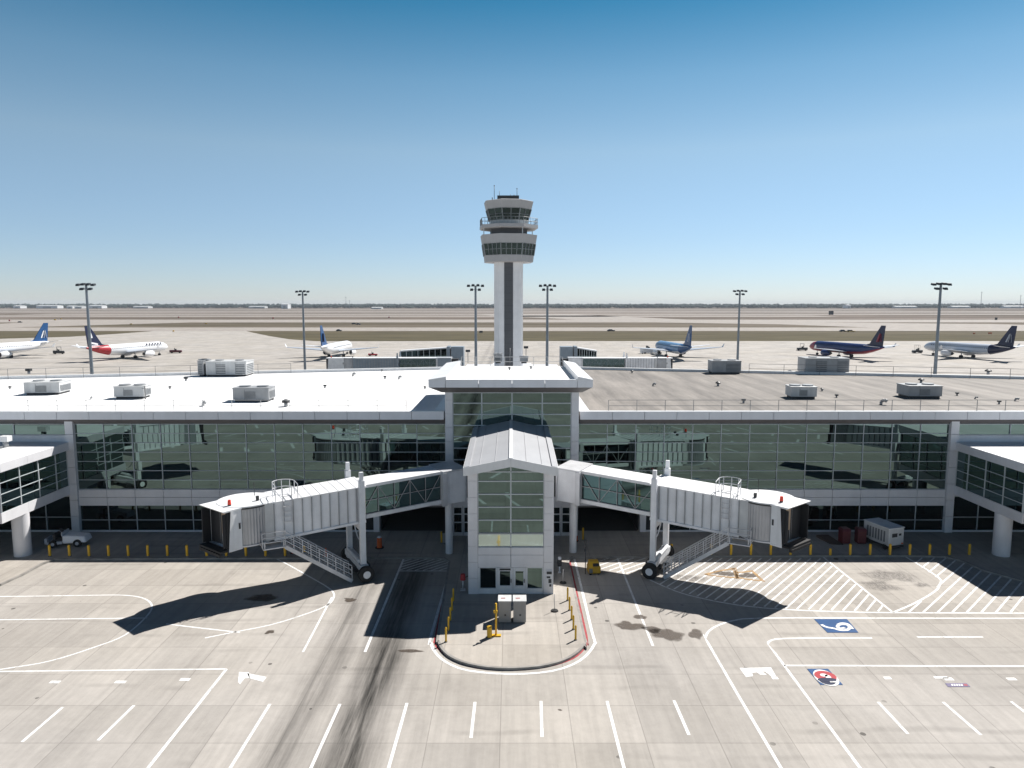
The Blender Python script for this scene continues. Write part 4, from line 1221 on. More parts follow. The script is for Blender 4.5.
# ------------------------------------------------------------------ control tower
TY, TX = 128.6, -.62
TW = thing('control_tower', 'tall white control tower with dark central stripe and two glazed cab levels', 'tower', (TX, TY, 0))
def octa(w, rot=R(22.5 + 7)): r_ = w * .97 / 2 / math.cos(R(22.5)); return [(r_ * math.cos(rot + i * math.pi / 4), r_ * math.sin(rot + i * math.pi / 4)) for i in range(8)]
def oring(w, z): return [(x, y, z) for x, y in octa(w)]
sh = MB()
c_ = .9
sq = lambda h: [(-h + c_, -h), (h - .35, -h), (h, -h + .35), (h, h - c_), (h - c_, h), (-h + c_, h), (-h, h - c_), (-h, -h + c_)]
sh.prism(sq(2.55), 0, 27.2); o_ = sh.build('shaft', M['tower'], TW)
m_ = MB(); m_.box(-.75, .8, -2.61, -2.552, 0, 27.15); 
st_ = m_.build('stripe_cladding', M['towerdark'], o_)
m_ = MB()
for i in range(24): m_.box(-.74, .79, -2.618, -2.611, .9 + i * 1.1, .93 + i * 1.1)
m_.build('cladding_joint', M['dark'], st_, weld=False)
m_ = MB().rings([oring(7.9, 27.2), oring(8.6, 27.25), oring(8.85, 28.4)], smooth=False); m_.build('lower_skirt', M['towergrey'], TW)
def cab(name, w0, w1, z0, z1, cols, rows):
    m_ = MB().rings([oring(w0 - .1, z0 + .01), oring(w1 - .1, z1 - .01)], smooth=False)
    gl = m_.build(name, M['glassdark'], TW)
    m_ = MB()
    A, B_ = oring(w0, z0), oring(w1, z1)
    for i in range(8):
        j = (i + 1) % 8
        a0, a1, b0, b1 = Vector(A[i]), Vector(A[j]), Vector(B_[i]), Vector(B_[j])
        for k in range(cols): m_.tube(a0.lerp(a1, k / cols), b0.lerp(b1, k / cols), .07 if k else .11, 5)
        for k in range(rows + 1): m_.tube(a0.lerp(b0, k / rows), a1.lerp(b1, k / rows), .05, 5)
    m_.build('mullion', M['towermull'], gl, weld=False)
cab('lower_glazing', 8.85, 9.45, 28.4, 30.4, 4, 2)
m_ = MB().rings([oring(9.5, 30.4), oring(10.0, 31.95), oring(9.2, 32.0)], smooth=False); m_.build('upper_band', M['towergrey'], TW)
m_ = MB().rings([oring(6.5, 32.0), oring(6.5, 33.0)], smooth=False); m_.build('gallery_core', M['towerdark'], TW)
m_ = MB()
for i in (0, 2, 4, 6):
    x, y = octa(9.4)[i]; m_.tube((x, y, 32.0), (x, y, 33.0), .09, 6)
m_.build('gallery_strut', M['alu'], TW, weld=False)
m_ = MB().rings([oring(9.6, 32.98), oring(10.25, 33.1), oring(10.25, 33.65)], smooth=False); gs = m_.build('gallery_slab', M['towergrey'], TW)
m_ = MB(); A = oring(10.1, 33.65)
for i in range(8):
    a0, a1 = Vector(A[i]), Vector(A[(i + 1) % 8])
    for k in range(6): p = a0.lerp(a1, k / 6); m_.tube(p, p + Vector((0, 0, 1.15)), .03, 5)
    for hz in (.55, 1.15): m_.tube(a0 + Vector((0, 0, hz)), a1 + Vector((0, 0, hz)), .04, 5)
m_.build('gallery_railing', M['towermull'], gs, weld=False)
m_ = MB().rings([oring(6.6, 33.66), oring(6.85, 34.5)], smooth=False); m_.build('cab_base', M['alu'], TW)
cab('upper_glazing', 6.85, 7.95, 34.5, 36.4, 2, 2)
m_ = MB().rings([oring(8.0, 36.4), oring(8.65, 37.75), oring(8.2, 37.85)], smooth=False); m_.build('cab_roof', M['towergrey'], TW)
m_ = MB(); m_.box(-1.95, 1.85, -1.6, 1.6, 37.85, 38.75); m_.build('roof_plant', M['dark'], TW)
for (x, h, r_) in ((-2.5, 40.5, .05), (-1.6, 39.7, .04), (.35, 39.1, .04), (1.5, 40.0, .05), (-2.85, 38.6, .08), (.0, 38.9, .08), (1.0, 39.0, .09)):
    m_ = MB().tube((x, -.5, 37.86), (x, -.5, h), r_, 6); 
    if r_ == .05: m_.tube((x, -.5, h), (x, -.5, h + .15), .1, 6)
    m_.build('antenna', M['dark'], TW)

# ------------------------------------------------------------------ floodlight masts
def mast_proto(label, x, y, h):
    o = thing('floodlight_mast', label, 'floodlight mast', (x, y, 0), 0, 'floodlight masts behind the terminal')
    m_ = MB().tube((0, 0, 0), (0, 0, h), .30, 12, .16); m_.build('pole', M['pole'], o)
    m_ = MB(); m_.tube((-1.15, 0, h - .05), (1.15, 0, h - .05), .035, 6); m_.tube((-.65, 0, h - .62), (.65, 0, h - .62), .035, 6); m_.build('crossarm', M['pole'], o, weld=False)
    for i, (lx, lz) in enumerate(((-1.1, 0), (-.38, .08), (.38, .08), (1.1, 0), (-.6, -.6), (.6, -.6))):
        m_ = MB(); zz = h + lz
        m_.hexa([(lx - .25, -.42, zz - .22), (lx + .25, -.42, zz - .22), (lx + .25, .22, zz - .08), (lx - .25, .22, zz - .08), (lx - .2, -.36, zz + .1), (lx + .2, -.36, zz + .1), (lx + .2, .2, zz + .18), (lx - .2, .2, zz + .18)])
        m_.build('lamp_head', M['dark'], o)
    return o
for px, pt, Y, lab in ((86, 284, 105, 'thick grey floodlight mast in front of the plane with the blue and red tail'), (302.5, 291, 140, 'thin floodlight mast just left of the small blue-tailed plane'), (475.5, 285, 112, 'floodlight mast directly left of the control tower'),
                       (547.5, 285, 112, 'floodlight mast directly right of the control tower'), (740, 290.5, 140, 'thin floodlight mast right of the plane with the pale blue upper half'), (941, 283.5, 102, 'thick floodlight mast in front of the silver plane')):
    dp = Y
    ang = math.atan((384 - pt) / F) - PITCH
    zt_ = CAM_H + Y * math.tan(ang)
    mast_proto(lab, (px - 512) / F * (Y * math.cos(PITCH) + (CAM_H - zt_) * math.sin(PITCH)), Y, zt_ - .1)

# ------------------------------------------------------------------ aeroplanes
def airplane(label, loc, heading, body, tail, belly=None, nose=None, rearcol=None, emblem_col=None, stripes=False, letters=False, engine='planewhite'):
    o = thing('airplane', label, 'airplane', (*loc, 0), heading, 'airliners parked on the far apron')
    stn = [(18.9, .05, .05, 3.0), (18.5, .55, .5, 3.05), (17.6, 1.1, 1.1, 3.15), (16.2, 1.6, 1.65, 3.3), (14, 1.86, 1.95, 3.45), (6, 1.9, 2.0, 3.5), (-6, 1.9, 2.0, 3.5), (-11, 1.75, 1.8, 3.7), (-15, 1.25, 1.25, 4.15), (-18, .7, .75, 4.6), (-20, .22, .28, 4.9)]
    n_ = 24
    rings = [[(x, ry * math.cos(2 * math.pi * i / n_), zc + rz * math.sin(2 * math.pi * i / n_)) for i in range(n_)] for x, ry, rz, zc in stn]
    mats = [M[body], M[belly or body], M[nose or body], M[rearcol or body]]
    def fm(k, i):
        x = (stn[k][0] + stn[k + 1][0]) / 2
        if nose and x > 15: return 2
        if rearcol and x < -12: return 3
        if belly and (14 <= i <= 21): return 1
        return 0
    fu = MB().rings(rings, fm=fm).build('fuselage', mats, o)
    m_ = MB()
    for sd in (-1, 1):
        for k in range(30): 
            x = 13.5 - k * .9
            y = sd * 1.9
            if x > -11: m_.box(x - .14, x + .14, *sorted((y * .985, y * 1.004)), 4.0, 4.32)
    m_.build('cabin_windows', M['dark'], fu, weld=False)
    m_ = MB()
    for sd in (-1, 1): m_.hexa([(17.25, sd * .35, 3.95), (16.5, sd * 1.35, 3.95), (16.2, sd * 1.45, 3.95), (16.9, sd * .3, 3.95), (16.75, sd * .3, 4.5), (16.35, sd * 1.1, 4.42), (16.1, sd * 1.15, 4.4), (16.5, sd * .25, 4.5)])
    m_.build('cockpit_windows', M['dark'], fu, weld=False)
    for sd in (-1, 1):
        m_ = MB()
        m_.hexa([(4.2, sd * 1.3, 2.2), (-3.8, sd * 1.3, 2.2), (-6.6, sd * 17, 3.9), (-5.2, sd * 17, 3.9), (3.6, sd * 1.3, 2.75), (-3.6, sd * 1.3, 2.5), (-6.6, sd * 17, 4.0), (-5.3, sd * 17, 4.05)])
        wg_ = m_.build('wing', M['planegrey'], o)
        m_ = MB(); m_.hexa([(-5.4, sd * 17, 3.95), (-6.7, sd * 17, 3.95), (-6.7, sd * 17.1, 3.95), (-5.4, sd * 17.1, 3.95), (-6.5, sd * 17.4, 5.3), (-7.0, sd * 17.4, 5.3), (-7.0, sd * 17.46, 5.3), (-6.5, sd * 17.46, 5.3)])
        m_.build('winglet', M['planewhite'], wg_)
        m_ = MB()
        st2 = [(5.0, .95), (4.7, 1.08), (3.2, 1.12), (1.6, .95), (.6, .6)]
        m_.rings([[(x, sd * 5.0 + r_ * math.cos(2 * math.pi * i / 18), 1.55 + r_ * math.sin(2 * math.pi * i / 18)) for i in range(18)] for x, r_ in st2], cap=False)
        m_.hexa([(3.8, sd * 4.9, 2.5), (-.2, sd * 4.9, 2.4), (-.2, sd * 5.1, 2.4), (3.8, sd * 5.1, 2.5), (2.6, sd * 4.9, 2.9), (-.2, sd * 4.9, 2.8), (-.2, sd * 5.1, 2.8), (2.6, sd * 5.1, 2.9)])
        en = m_.build('engine', M[engine], o, weld=False)
        MB().tube((4.6, sd * 5, 1.55), (4.4, sd * 5, 1.55), .98, 18).tube((.7, sd * 5, 1.55), (-.2, sd * 5, 1.55), .5, 12, .15).build('engine_fan', M['dark'], en)
        m_ = MB(); m_.hexa([(-15.2, sd * .6, 4.7), (-18.6, sd * .5, 4.75), (-19.6, sd * 7, 5.5), (-18.0, sd * 7, 5.5), (-15.2, sd * .6, 4.9), (-18.6, sd * .5, 4.9), (-19.6, sd * 7, 5.58), (-18.0, sd * 7, 5.6)]); m_.build('tailplane', M['planewhite'], o)
        m_ = MB().tube((-1.2, sd * 2.8, .55), (-1.2, sd * 2.6, 2.4), .16, 8)
        gr = m_.build('landing_gear', M['steel'], o)
        MB().tube((-1.2, sd * 2.35, .55), (-1.2, sd * 2.65, .55), .55, 16).tube((-1.2, sd * 2.95, .55), (-1.2, sd * 3.25, .55), .55, 16).build('wheel', M['rubber'], gr)
    m_ = MB().tube((14.3, 0, .4), (14.3, 0, 1.8), .12, 8); gr = m_.build('landing_gear', M['steel'], o)
    MB().tube((14.3, -.35, .4), (14.3, -.12, .4), .4, 14).tube((14.3, .12, .4), (14.3, .35, .4), .4, 14).build('wheel', M['rubber'], gr)
    fin = [(-10.8, 5.2), (-13.4, 5.9), (-18.2, 12.4), (-20.2, 12.4), (-19.2, 5.2), (-18.0, 4.9)]
    def fy(x, z): return .22 * (1 - (z - 5) / 10)
    m_ = MB()
    for sd in (-1, 1): m_.poly([(x, sd * fy(x, z), z) for x, z in fin])
    for i in range(len(fin)):
        (xa, za), (xb, zb_) = fin[i], fin[(i + 1) % len(fin)]
        m_.poly([(xa, -fy(xa, za), za), (xb, -fy(xb, zb_), zb_), (xb, fy(xb, zb_), zb_), (xa, fy(xa, za), za)])
    fo = m_.build('tail_fin', M[tail], o)
    if emblem_col:
        m_ = MB()
        for sd in (-1, 1):
            y = sd * .24
            for (x0, z0, x1, z1, w_) in ((-17.6, 6.6, -18.3, 9.6, .75), (-16.6, 6.6, -17.9, 9.4, .5), (-18.8, 6.6, -18.5, 9.3, .4)) if not stripes else ((-15.2, 5.9, -18.9, 6.7, .6), (-14.6, 5.3, -18.4, 5.4, .5), (-17.6, 8.2, -18.4, 10.4, .7)):
                m_.bar((x0, y, z0), (x1, y, z1), .03, w_)
        m_.build('fin_emblem', M[emblem_col], fo, weld=False)
    if letters:
        m_ = MB()
        for sd in (-1, 1):
            for k in range(6):
                x = 13.2 - k * 1.45; y0, y1 = sorted((sd * 1.80, sd * 1.86))
                m_ = MB(); m_.box(x - .45, x + .3, y0, y1, 4.55, 5.0); m_.box(x - .2, x + .02, y0 - .003, y1 + .003, 4.4, 5.2)
                m_.build('letter', M['navy'], fu, weld=False)
    return o


airplane('white airliner with plain blue tail and white emblem, cut by the photo edge', (-189, 263), R(255), 'planewhite', 'blue', emblem_col='planewhite')
airplane('white airliner with navy tail, white stripes and red tail cone', (-140.5, 262), R(76), 'planewhite', 'navy', rearcol='red', emblem_col='planewhite', stripes=True, letters=True)
airplane('small-looking white airliner seen from behind with a purple-blue tail', (-66, 268), R(88), 'planewhite', 'blue', rearcol='planewhite', emblem_col='navy')
airplane('airliner with pale blue upper half, white belly and blue tail', (60.5, 268), R(96), 'skyblue', 'blue', belly='planewhite', rearcol='blue', emblem_col='silver')
airplane('dark blue and red airliner behind the big grey air handler', (124, 266), R(105), 'royal', 'navy', belly='crimson', nose='crimson', emblem_col='crimson', engine='royal')
airplane('silver airliner with dark navy tail behind the thick mast', (168.3, 264), R(104), 'silver', 'navy', belly='planewhite', rearcol='navy', emblem_col='planegrey')

# apron vehicles by the aeroplanes
def tug(name, label, cat, px, py, rz, mat, L=3.6, Wd=1.8, H_=1.3, cabh=.0):
    x, y = g(px, py)
    z = WZ if (py < 556 and py > 500) else 0
    o = thing(name, label, cat, (x, y, z), rz)
    m_ = MB(); m_.hexa([(-L / 2, -Wd / 2, .3), (L / 2, -Wd / 2, .3), (L / 2, Wd / 2, .3), (-L / 2, Wd / 2, .3), (-L / 2, -Wd / 2, H_ * .8), (L / 2 - .15, -Wd / 2, H_ * .65), (L / 2 - .15, Wd / 2, H_ * .65), (-L / 2, Wd / 2, H_ * .8)])
    m_.build('body', mat, o, bevel=.06)
    m_ = MB(); m_.box(-.35, .25, -Wd / 2 + .2, Wd / 2 - .2, H_ * .75, H_ * .8 + .35); m_.box(-.5, -.34, -Wd / 2 + .2, Wd / 2 - .2, H_ * .75, H_ * .8 + .75); m_.build('seat', M['dark'], o)
    if cabh:
        m_ = MB()
        for sx_ in (-.7, .8):
            for sy_ in (-1, 1): m_.tube((sx_, sy_ * (Wd / 2 - .15), H_ * .7), (sx_, sy_ * (Wd / 2 - .15), H_ + cabh), .04, 5)
        m_.box(-.8, .9, -Wd / 2 + .1, Wd / 2 - .1, H_ + cabh, H_ + cabh + .08); m_.build('canopy', mat, o, weld=False)
    for sx_ in (-1, 1):
        for sy_ in (-1, 1):
            m_ = MB().tube((sx_ * L * .31, sy_ * (Wd / 2 - .12), .33), (sx_ * L * .31, sy_ * (Wd / 2 + .06), .33), .33, 14); m_.build('wheel', M['rubber'], o)
    return o
tug('tow_tractor', 'small dark red tow tractor ahead of the blue and red tailed plane', 'tow tractor', 176, 353, R(20), M['darkred'], 4.6, 2.2, 1.6)
tug('tow_tractor', 'dark tow tractor beside the white plane at the photo edge', 'tow tractor', 59, 354, R(30), M['dark'], 4, 2, 1.8, 1.0)
tug('tow_tractor', 'small red tow tractor right of the purple-blue tailed plane', 'tow tractor', 373, 356, R(10), M['red'], 3.6, 1.8, 1.2)
tug('tow_tractor', 'dark tow tractor by the nose of the dark blue and red airliner', 'tow tractor', 802, 350.5, R(160), M['dark'], 4.4, 2.2, 1.7, 1.2)
tug('tow_tractor', 'dark tow tractor by the nose of the silver airliner', 'tow tractor', 917, 353, R(170), M['dark'], 3.6, 2, 1.6, 1.6)
tug('service_truck', 'white boxy service truck beside the pale blue and white plane', 'truck', 648, 353.5, R(15), M['planewhite'], 6, 2.4, 3.0)
# far airfield vehicles and signs
def fsign(label, px, py, w, h, mat):
    x, y = g(px, py)
    o = thing('airfield_sign', label, 'sign', (x, y, .02), 0, 'signs standing out on the airfield')
    m_ = MB(); m_.box(-w / 2, w / 2, -.2, .2, .35, h); m_.build('sign_board', mat, o)
    m_ = MB()
    for q_ in (-.35, .35): m_.box(w * q_ - .08, w * q_ + .08, -.1, .1, 0, .345)
    m_.build('leg', M['dark'], o, weld=False)
for a in (('tiny red airfield sign at the far left taxiway edge', 9.5, 321.5, 1.6, 1.9, M['red']), ('tiny yellow airfield sign above the blue-tailed plane', 55, 320.5, 2.4, 1.5, M['yellow']), ('second tiny yellow sign beside the first near the photo edge', 61, 319.5, 1.8, 1.4, M['yellow']),
          ('yellow airfield sign on the grass above the blue and red tail', 131, 324.8, 2.2, 1.2, M['yellow']), ('small yellow sign out on the connecting taxiway', 173.5, 332, 1.0, 1.2, M['yellow']), ('red airfield sign far above the white nose of the second plane', 178.5, 318, 1.8, 2.0, M['red']),
          ('yellow airfield sign on the grass left of the thin mast', 206, 324.3, 2.0, 1.2, M['yellow']), ('red sign on the far grass above the purple-blue tail', 273, 319, 1.8, 2.0, M['red']), ('red sign on the far grass midway to the tower', 389, 318, 1.8, 2.0, M['red']),
          ('orange sign on the grass right of the dark airliner', 974, 334.3, 1.4, 1.0, M['orange']), ('second orange sign on the grass, nearer the silver tail', 990, 334.3, 2.2, 1.2, M['orange']), ('dark box-shaped sign far out above the dark airliner', 831, 314.8, 8.5, 7.0, M['dark']), ('dark sign far out behind the thick mast', 996, 320.2, 3.0, 3.2, M['dark']), ('dark sign beside the tower above the grass', 481, 333.3, 2.2, 1.7, M['dark'])): fsign(*a)
for lab, px, py, mt_, L_ in (('dark car on the taxiway left of the tower', 354, 324.3, M['dark'], 4.4), ('dark car close beside the other on the far taxiway', 358.5, 324.8, M['navy'], 4.2), ('dark van on the taxiway above the left jet bridge', 339, 331.3, M['dark'], 4), ('dark pickup on the taxiway grass right of the tower', 611, 331.3, M['navy'], 5.6), ('blue car on the grass above the dark airliner', 843, 331.8, M['navy'], 5.2), ('yellow and dark truck beside the blue car on the grass', 850.5, 332, M['cartyellow'], 6.2), ('dark car on the taxiway near the far left', 20, 322.7, M['dark'], 4.2)):
    x, y = g(px, py)
    o = thing('car', lab, 'car', (x, y, .02), rg.uniform(-.2, .2), 'vehicles out on the airfield')
    m_ = MB().hexa([(-L_ / 2, -.9, .3), (L_ / 2, -.9, .3), (L_ / 2, .9, .3), (-L_ / 2, .9, .3), (-L_ / 2, -.88, .95), (L_ / 2, -.88, .85), (L_ / 2, .88, .85), (-L_ / 2, .88, .95)]); m_.build('body', mt_, o, bevel=.08)
    m_ = MB().hexa([(-L_ * .38, -.8, .92), (L_ * .22, -.8, .9), (L_ * .22, .8, .9), (-L_ * .38, .8, .92), (-L_ * .28, -.65, 1.5), (L_ * .08, -.65, 1.5), (L_ * .08, .65, 1.5), (-L_ * .28, .65, 1.5)]); m_.build('cabin', M['glassdark'], o)
    for sx_ in (-1, 1):
        for sy_ in (-1, 1): MB().tube((sx_ * L_ * .3, sy_ * .75, .32), (sx_ * L_ * .3, sy_ * .93, .32), .32, 10).build('wheel', M['rubber'], o)

# ------------------------------------------------------------------ things on the pavement
def bollard_proto():
    o = thing('bollard', '', 'bollard', (0, 0, 0))
    MB().tube((0, 0, 0), (0, 0, .88), .10, 14).tube((0, 0, .88), (0, 0, .94), .10, 14, .04).build('post', M['yellow'], o)
    MB().tube((0, 0, 0), (0, 0, .05), .15, 14).build('foot', M['grille'], o)
    return o
BP = bollard_proto()
first = [True]
def put(px, py, label, group, sc=(1, 1, 1), rz=0):
    x, y = g(px, py, WZ)
    if first[0]:
        first[0] = False
        BP.location = (x, y, WZ); BP['label'] = label; BP.scale = sc; r_ = BP
    else: r_ = dup(BP, (x, y, WZ), rz, label, sc)
    r_['group'] = group
    return r_
for i in range(14): put(50 + i * 19.6, 556.3, f'yellow bollard along the kerb, {ORD[i]} from the round column below the left wing', 'yellow bollards along the left kerb')
n1 = 0
for i in range(17):
    px = 651.5 + i * 19.85
    if px > 975: break
    if i in (2,): continue
    put(px, 555.2, f'yellow bollard along the kerb right of the bay, {ORD[n1]} counting from the jet bridge wheels', 'yellow bollards along the right kerb', (1, 1, .6) if i == 9 else (1, 1, 1)); n1 += 1
for i, (px, py) in enumerate([(453.4, 601.4), (452, 611), (450.4, 620.9), (448.5, 631), (446, 642)]): put(px, py, f'slim yellow post on the left edge of the kerbed island, {ORD[i]} from the bay', 'yellow posts on the island', (.6, .6, .98))
for i, (px, py) in enumerate([(567.6, 600.5), (569.5, 610.3), (571.6, 619.7), (573.4, 629.5), (575.6, 640)]): put(px, py, f'slim yellow post on the right edge of the kerbed island, {ORD[i]} from the bay', 'yellow posts on the island', (.6, .6, .98))
put(441.6, 543, 'tall yellow post beside the left side doors', 'yellow posts by the side doors', (.8, .8, 1.05)); put(583, 540, 'tall yellow post beside the right side doors', 'yellow posts by the side doors', (.8, .8, 1.15))
put(489.5, 637.5, 'short fat yellow post on the island in front of the grey cabinets', 'yellow posts before the cabinets', (1.55, 1.55, .78))


def place(px, py, z=WZ): x, y = g(px, py, z); return (x, y, z)
o = thing('sign_post', 'tall thin yellow pole on a foot plate left of the grey cabinets', 'post', place(496, 636))
MB().tube((0, 0, 0), (0, 0, 2.05), .06, 8).build('pole', M['yellow'], o); MB().box(-.3, .3, -.12, .12, 0, .08).build('foot', M['yellow'], o); MB().box(-.14, .1, -.05, .05, 1.45, 1.6).build('bracket', M['yellow'], o)
for lab, x0, x1, dz in (('left grey steel cabinet of the pair in front of the bay doors', 498.5, 511, 0), ('right grey steel cabinet of the pair in front of the bay doors', 513.3, 526, .02)):
    a, c = place(x0, 623.5), place(x1, 623.5); w_ = c[0] - a[0]
    o = thing('cabinet', lab, 'cabinet', ((a[0] + c[0]) / 2, a[1] + .45, WZ))
    MB().box(-w_ / 2, w_ / 2, -.45, .45, .06, 1.42).build('housing', M['cabin'], o, bevel=.02)
    MB().box(-w_ / 2 - .03, w_ / 2 + .03, -.48, .48, 1.422, 1.47).build('lid', M['hvac'], o)
    MB().box(-w_ / 2 + .05, w_ / 2 - .05, -.4, .4, 0, .058).build('base', M['dark'], o)
    MB().box(-.02, .08, -.475, -.452, .5, .6).build('handle', M['dark'], o)
    MB().box(-w_ / 2 + .15, -w_ / 2 + .42, -.1, .02, 1.471, 1.476).build('top_label', M['redline'], o)
def vend(lab, px, py, rz):
    o = thing('waste_bin', lab, 'bin', place(px, py), rz)
    MB().box(-.36, .36, -.36, .36, .05, 1.15).build('body', M['darkred'], o, bevel=.06)
    MB().hexa([(-.38, -.38, 1.152), (.38, -.38, 1.152), (.38, .38, 1.152), (-.38, .38, 1.152), (-.3, -.3, 1.32), (.3, -.3, 1.32), (.3, .3, 1.32), (-.3, .3, 1.32)]).build('lid', M['darkred'], o)
    for sx_ in (-.25, .25): MB().tube((sx_ - .04, .25, .06), (sx_ + .04, .25, .06), .06, 8).build('wheel', M['rubber'], o)
vend('dark red bin left of the other, near the white generator', 844, 543, .1); vend('dark red bin standing next to the white generator', 860, 543, -.05)
o = thing('ground_power_unit', 'white generator trailer parked on the pavement by the right wing', 'generator', place(883, 545), R(-72)); o.scale = (.82, .82, .9)
MB().box(-1.65, 1.55, -.95, .95, .42, 2.0).build('housing', M['hvac'], o, bevel=.05)
MB().box(-1.7, 1.6, -.98, .98, 2.002, 2.06).build('roof', M['bridgeroof'], o)
MB().box(-1.7, 1.65, -.9, .9, .25, .415).build('chassis', M['dark'], o)
m_ = MB(); m_.box(1.552, 1.57, -.55, .1, 1.2, 1.55); m_.box(1.552, 1.57, .3, .6, 1.3, 1.5); m_.build('control_panel', M['dark'], o)
m_ = MB()
for k in range(7): m_.box(-1.2 + k * .35, -1.0 + k * .35, -.97, -.953, .7, 1.7)
m_.build('louvre', M['grille'], o, weld=False)
for y in (-.75, .75): MB().box(1.552, 1.59, y - .1, y + .1, .5, .62).build('tail_light', M['orange'], o)
for sx_ in (-1, 1):
    for sy_ in (-1, 1): MB().tube((sx_ * 1.1, sy_ * .75, .28), (sx_ * 1.1, sy_ * .95, .28), .28, 14).build('wheel', M['rubber'], o)
o = thing('wooden_ramp', 'dark brown board lying on the pavement left of the red bins', 'board', place(832, 541))
MB().hexa([(-.5, -.9, 0), (.5, -1.0, 0), (.1, 1.0, 0), (-.9, 1.0, 0), (-.5, -.9, .06), (.5, -1.0, .06), (.1, 1.0, .22), (-.9, 1.0, .22)]).build('board', M['brown'], o)
# white baggage tractor
o = thing('baggage_tractor', 'small white baggage tractor parked beneath the left wing', 'baggage tractor', place(70, 545), R(8))
MB().hexa([(-.3, -.65, .3), (1.55, -.65, .35), (1.55, .65, .35), (-.3, .65, .3), (-.3, -.62, 1.0), (1.4, -.55, .85), (1.4, .55, .85), (-.3, .62, 1.0)]).build('bonnet', M['planewhite'], o, bevel=.12)
MB().box(-1.5, -.32, -.65, .65, .28, .5).build('chassis', M['planegrey'], o, bevel=.03)
MB().box(-.9, -.4, -.45, .45, .5, .62).box(-1.05, -.9, -.45, .45, .5, 1.1).build('seat', M['dark'], o)
MB().box(-.34, -.26, -.6, .6, .95, 1.25).build('dashboard', M['planegrey'], o)
MB().tube((-.4, -.1, 1.1), (-.5, -.1, 1.3), .02, 6).tube((-.52, -.1, 1.3), (-.48, -.1, 1.34), .2, 12).build('steering_wheel', M['dark'], o)
MB().box(-1.7, -1.5, -.5, .5, .3, .75).build('rear_guard', M['planegrey'], o)
for sx_ in (-1, .85):
    for sy_ in (-1, 1):
        w_ = MB().tube((sx_, sy_ * .5, .32), (sx_, sy_ * .7, .32), .32, 16).build('wheel', M['rubber'], o); MB().tube((sx_, sy_ * .69, .32), (sx_, sy_ * .715, .32), .14, 10).build('rim', M['planegrey'], w_)
# yellow cart near the island
o = thing('equipment_cart', 'yellow equipment cart on the hatched paint beside the black pole', 'cart', (*g(593.5, 573), 0), R(6))
MB().box(-.55, .55, -.5, .5, .14, .72).build('body', M['cartyellow'], o, bevel=.03); o.scale = (.82, .82, .82)
MB().hexa([(-.5, -.45, .722), (.5, -.45, .722), (.5, .45, .722), (-.5, .45, .722), (-.38, -.2, 1.15), (.42, -.2, 1.15), (.42, .45, 1.15), (-.38, .45, 1.15)]).build('hood', M['cartyellow'], o)
MB().box(-.15, .36, -.46, -.3, .78, 1.02).build('control_panel', M['dark'], o); MB().box(-.52, -.2, -.53, -.502, .2, .6).build('grille', M['grille'], o)
for sx_ in (-.38, .38):
    for sy_ in (-.42, .42): MB().tube((sx_, sy_ - .05, .13), (sx_, sy_ + .05, .13), .13, 10).build('wheel', M['rubber'], o)
o = thing('signal_pole', 'thin black signal pole standing beside the yellow cart', 'pole', (*g(585.3, 574), 0))
MB().tube((0, 0, 0), (0, 0, 2.55), .035, 6).build('pole', M['dark'], o); MB().box(-.09, .09, -.09, .09, 2.2, 2.6).box(-.12, .0, -.09, .02, 1.75, 1.95).build('signal_head', M['dark'], o)
# drums and cones
o = thing('traffic_drum', 'orange and white traffic drum by the right side doors', 'traffic drum', place(574.5, 541))
MB().tube((0, 0, 0), (0, 0, .5), .27, 16, .25).build('drum', M['orange'], o); MB().tube((0, 0, .5), (0, 0, .85), .25, 16, .22).tube((0, 0, .85), (0, 0, .95), .22, 16, .12).build('white_band', M['planewhite'], o); MB().tube((0, 0, 0), (0, 0, .05), .34, 16).build('rubber_base', M['rubber'], o)
o = thing('traffic_drum', 'orange and white traffic drum beneath the left jet bridge', 'traffic drum', place(379.5, 548))
MB().tube((0, 0, 0), (0, 0, .9), .22, 16, .2).build('drum', M['orange'], o); MB().tube((0, 0, .9), (0, 0, 1.0), .2, 16, .1).build('white_band', M['planewhite'], o); MB().tube((0, 0, 0), (0, 0, .06), .36, 16).build('rubber_base', M['rubber'], o)
o = thing('utility_box', 'grey utility box on the pavement beside the left side doors', 'utility box', place(447.5, 543))
MB().box(-.38, .38, -.3, .3, .05, .95).build('housing', M['cabin'], o, bevel=.03); MB().box(-.41, .41, -.33, .33, .952, 1.0).build('lid', M['dark'], o); MB().box(-.3, .3, -.25, .25, 0, .049).build('base', M['dark'], o)
def cone(lab, px, py):
    o = thing('traffic_cone', lab, 'traffic cone', place(px, py))
    MB().tube((0, 0, .04), (0, 0, .7), .2, 14, .04).build('cone', M['orange'], o); MB().box(-.25, .25, -.25, .25, 0, .04).build('base', M['rubber'], o)
cone('orange traffic cone behind the left jet bridge stairs', 294, 553); cone('orange traffic cone right of the left jet bridge stairs', 326, 556.5)
o = thing('fire_extinguisher', 'red wheeled fire extinguisher left of the gabled front bay', 'fire extinguisher', place(463, 590))
MB().tube((0, 0, .75), (0, 0, 1.15), .2, 12, .16).build('cylinder', M['red'], o); MB().tube((0, 0, 0), (0, 0, .75), .05, 6).box(-.18, .18, -.18, .18, 0, .06).build('stand', M['steel'], o); MB().tube((.12, 0, .9), (.35, 0, 1.0), .03, 6).build('hose', M['rubber'], o)
o = thing('meter_post', 'small black and white meter post right of the bay', 'meter post', place(559.5, 572.5))
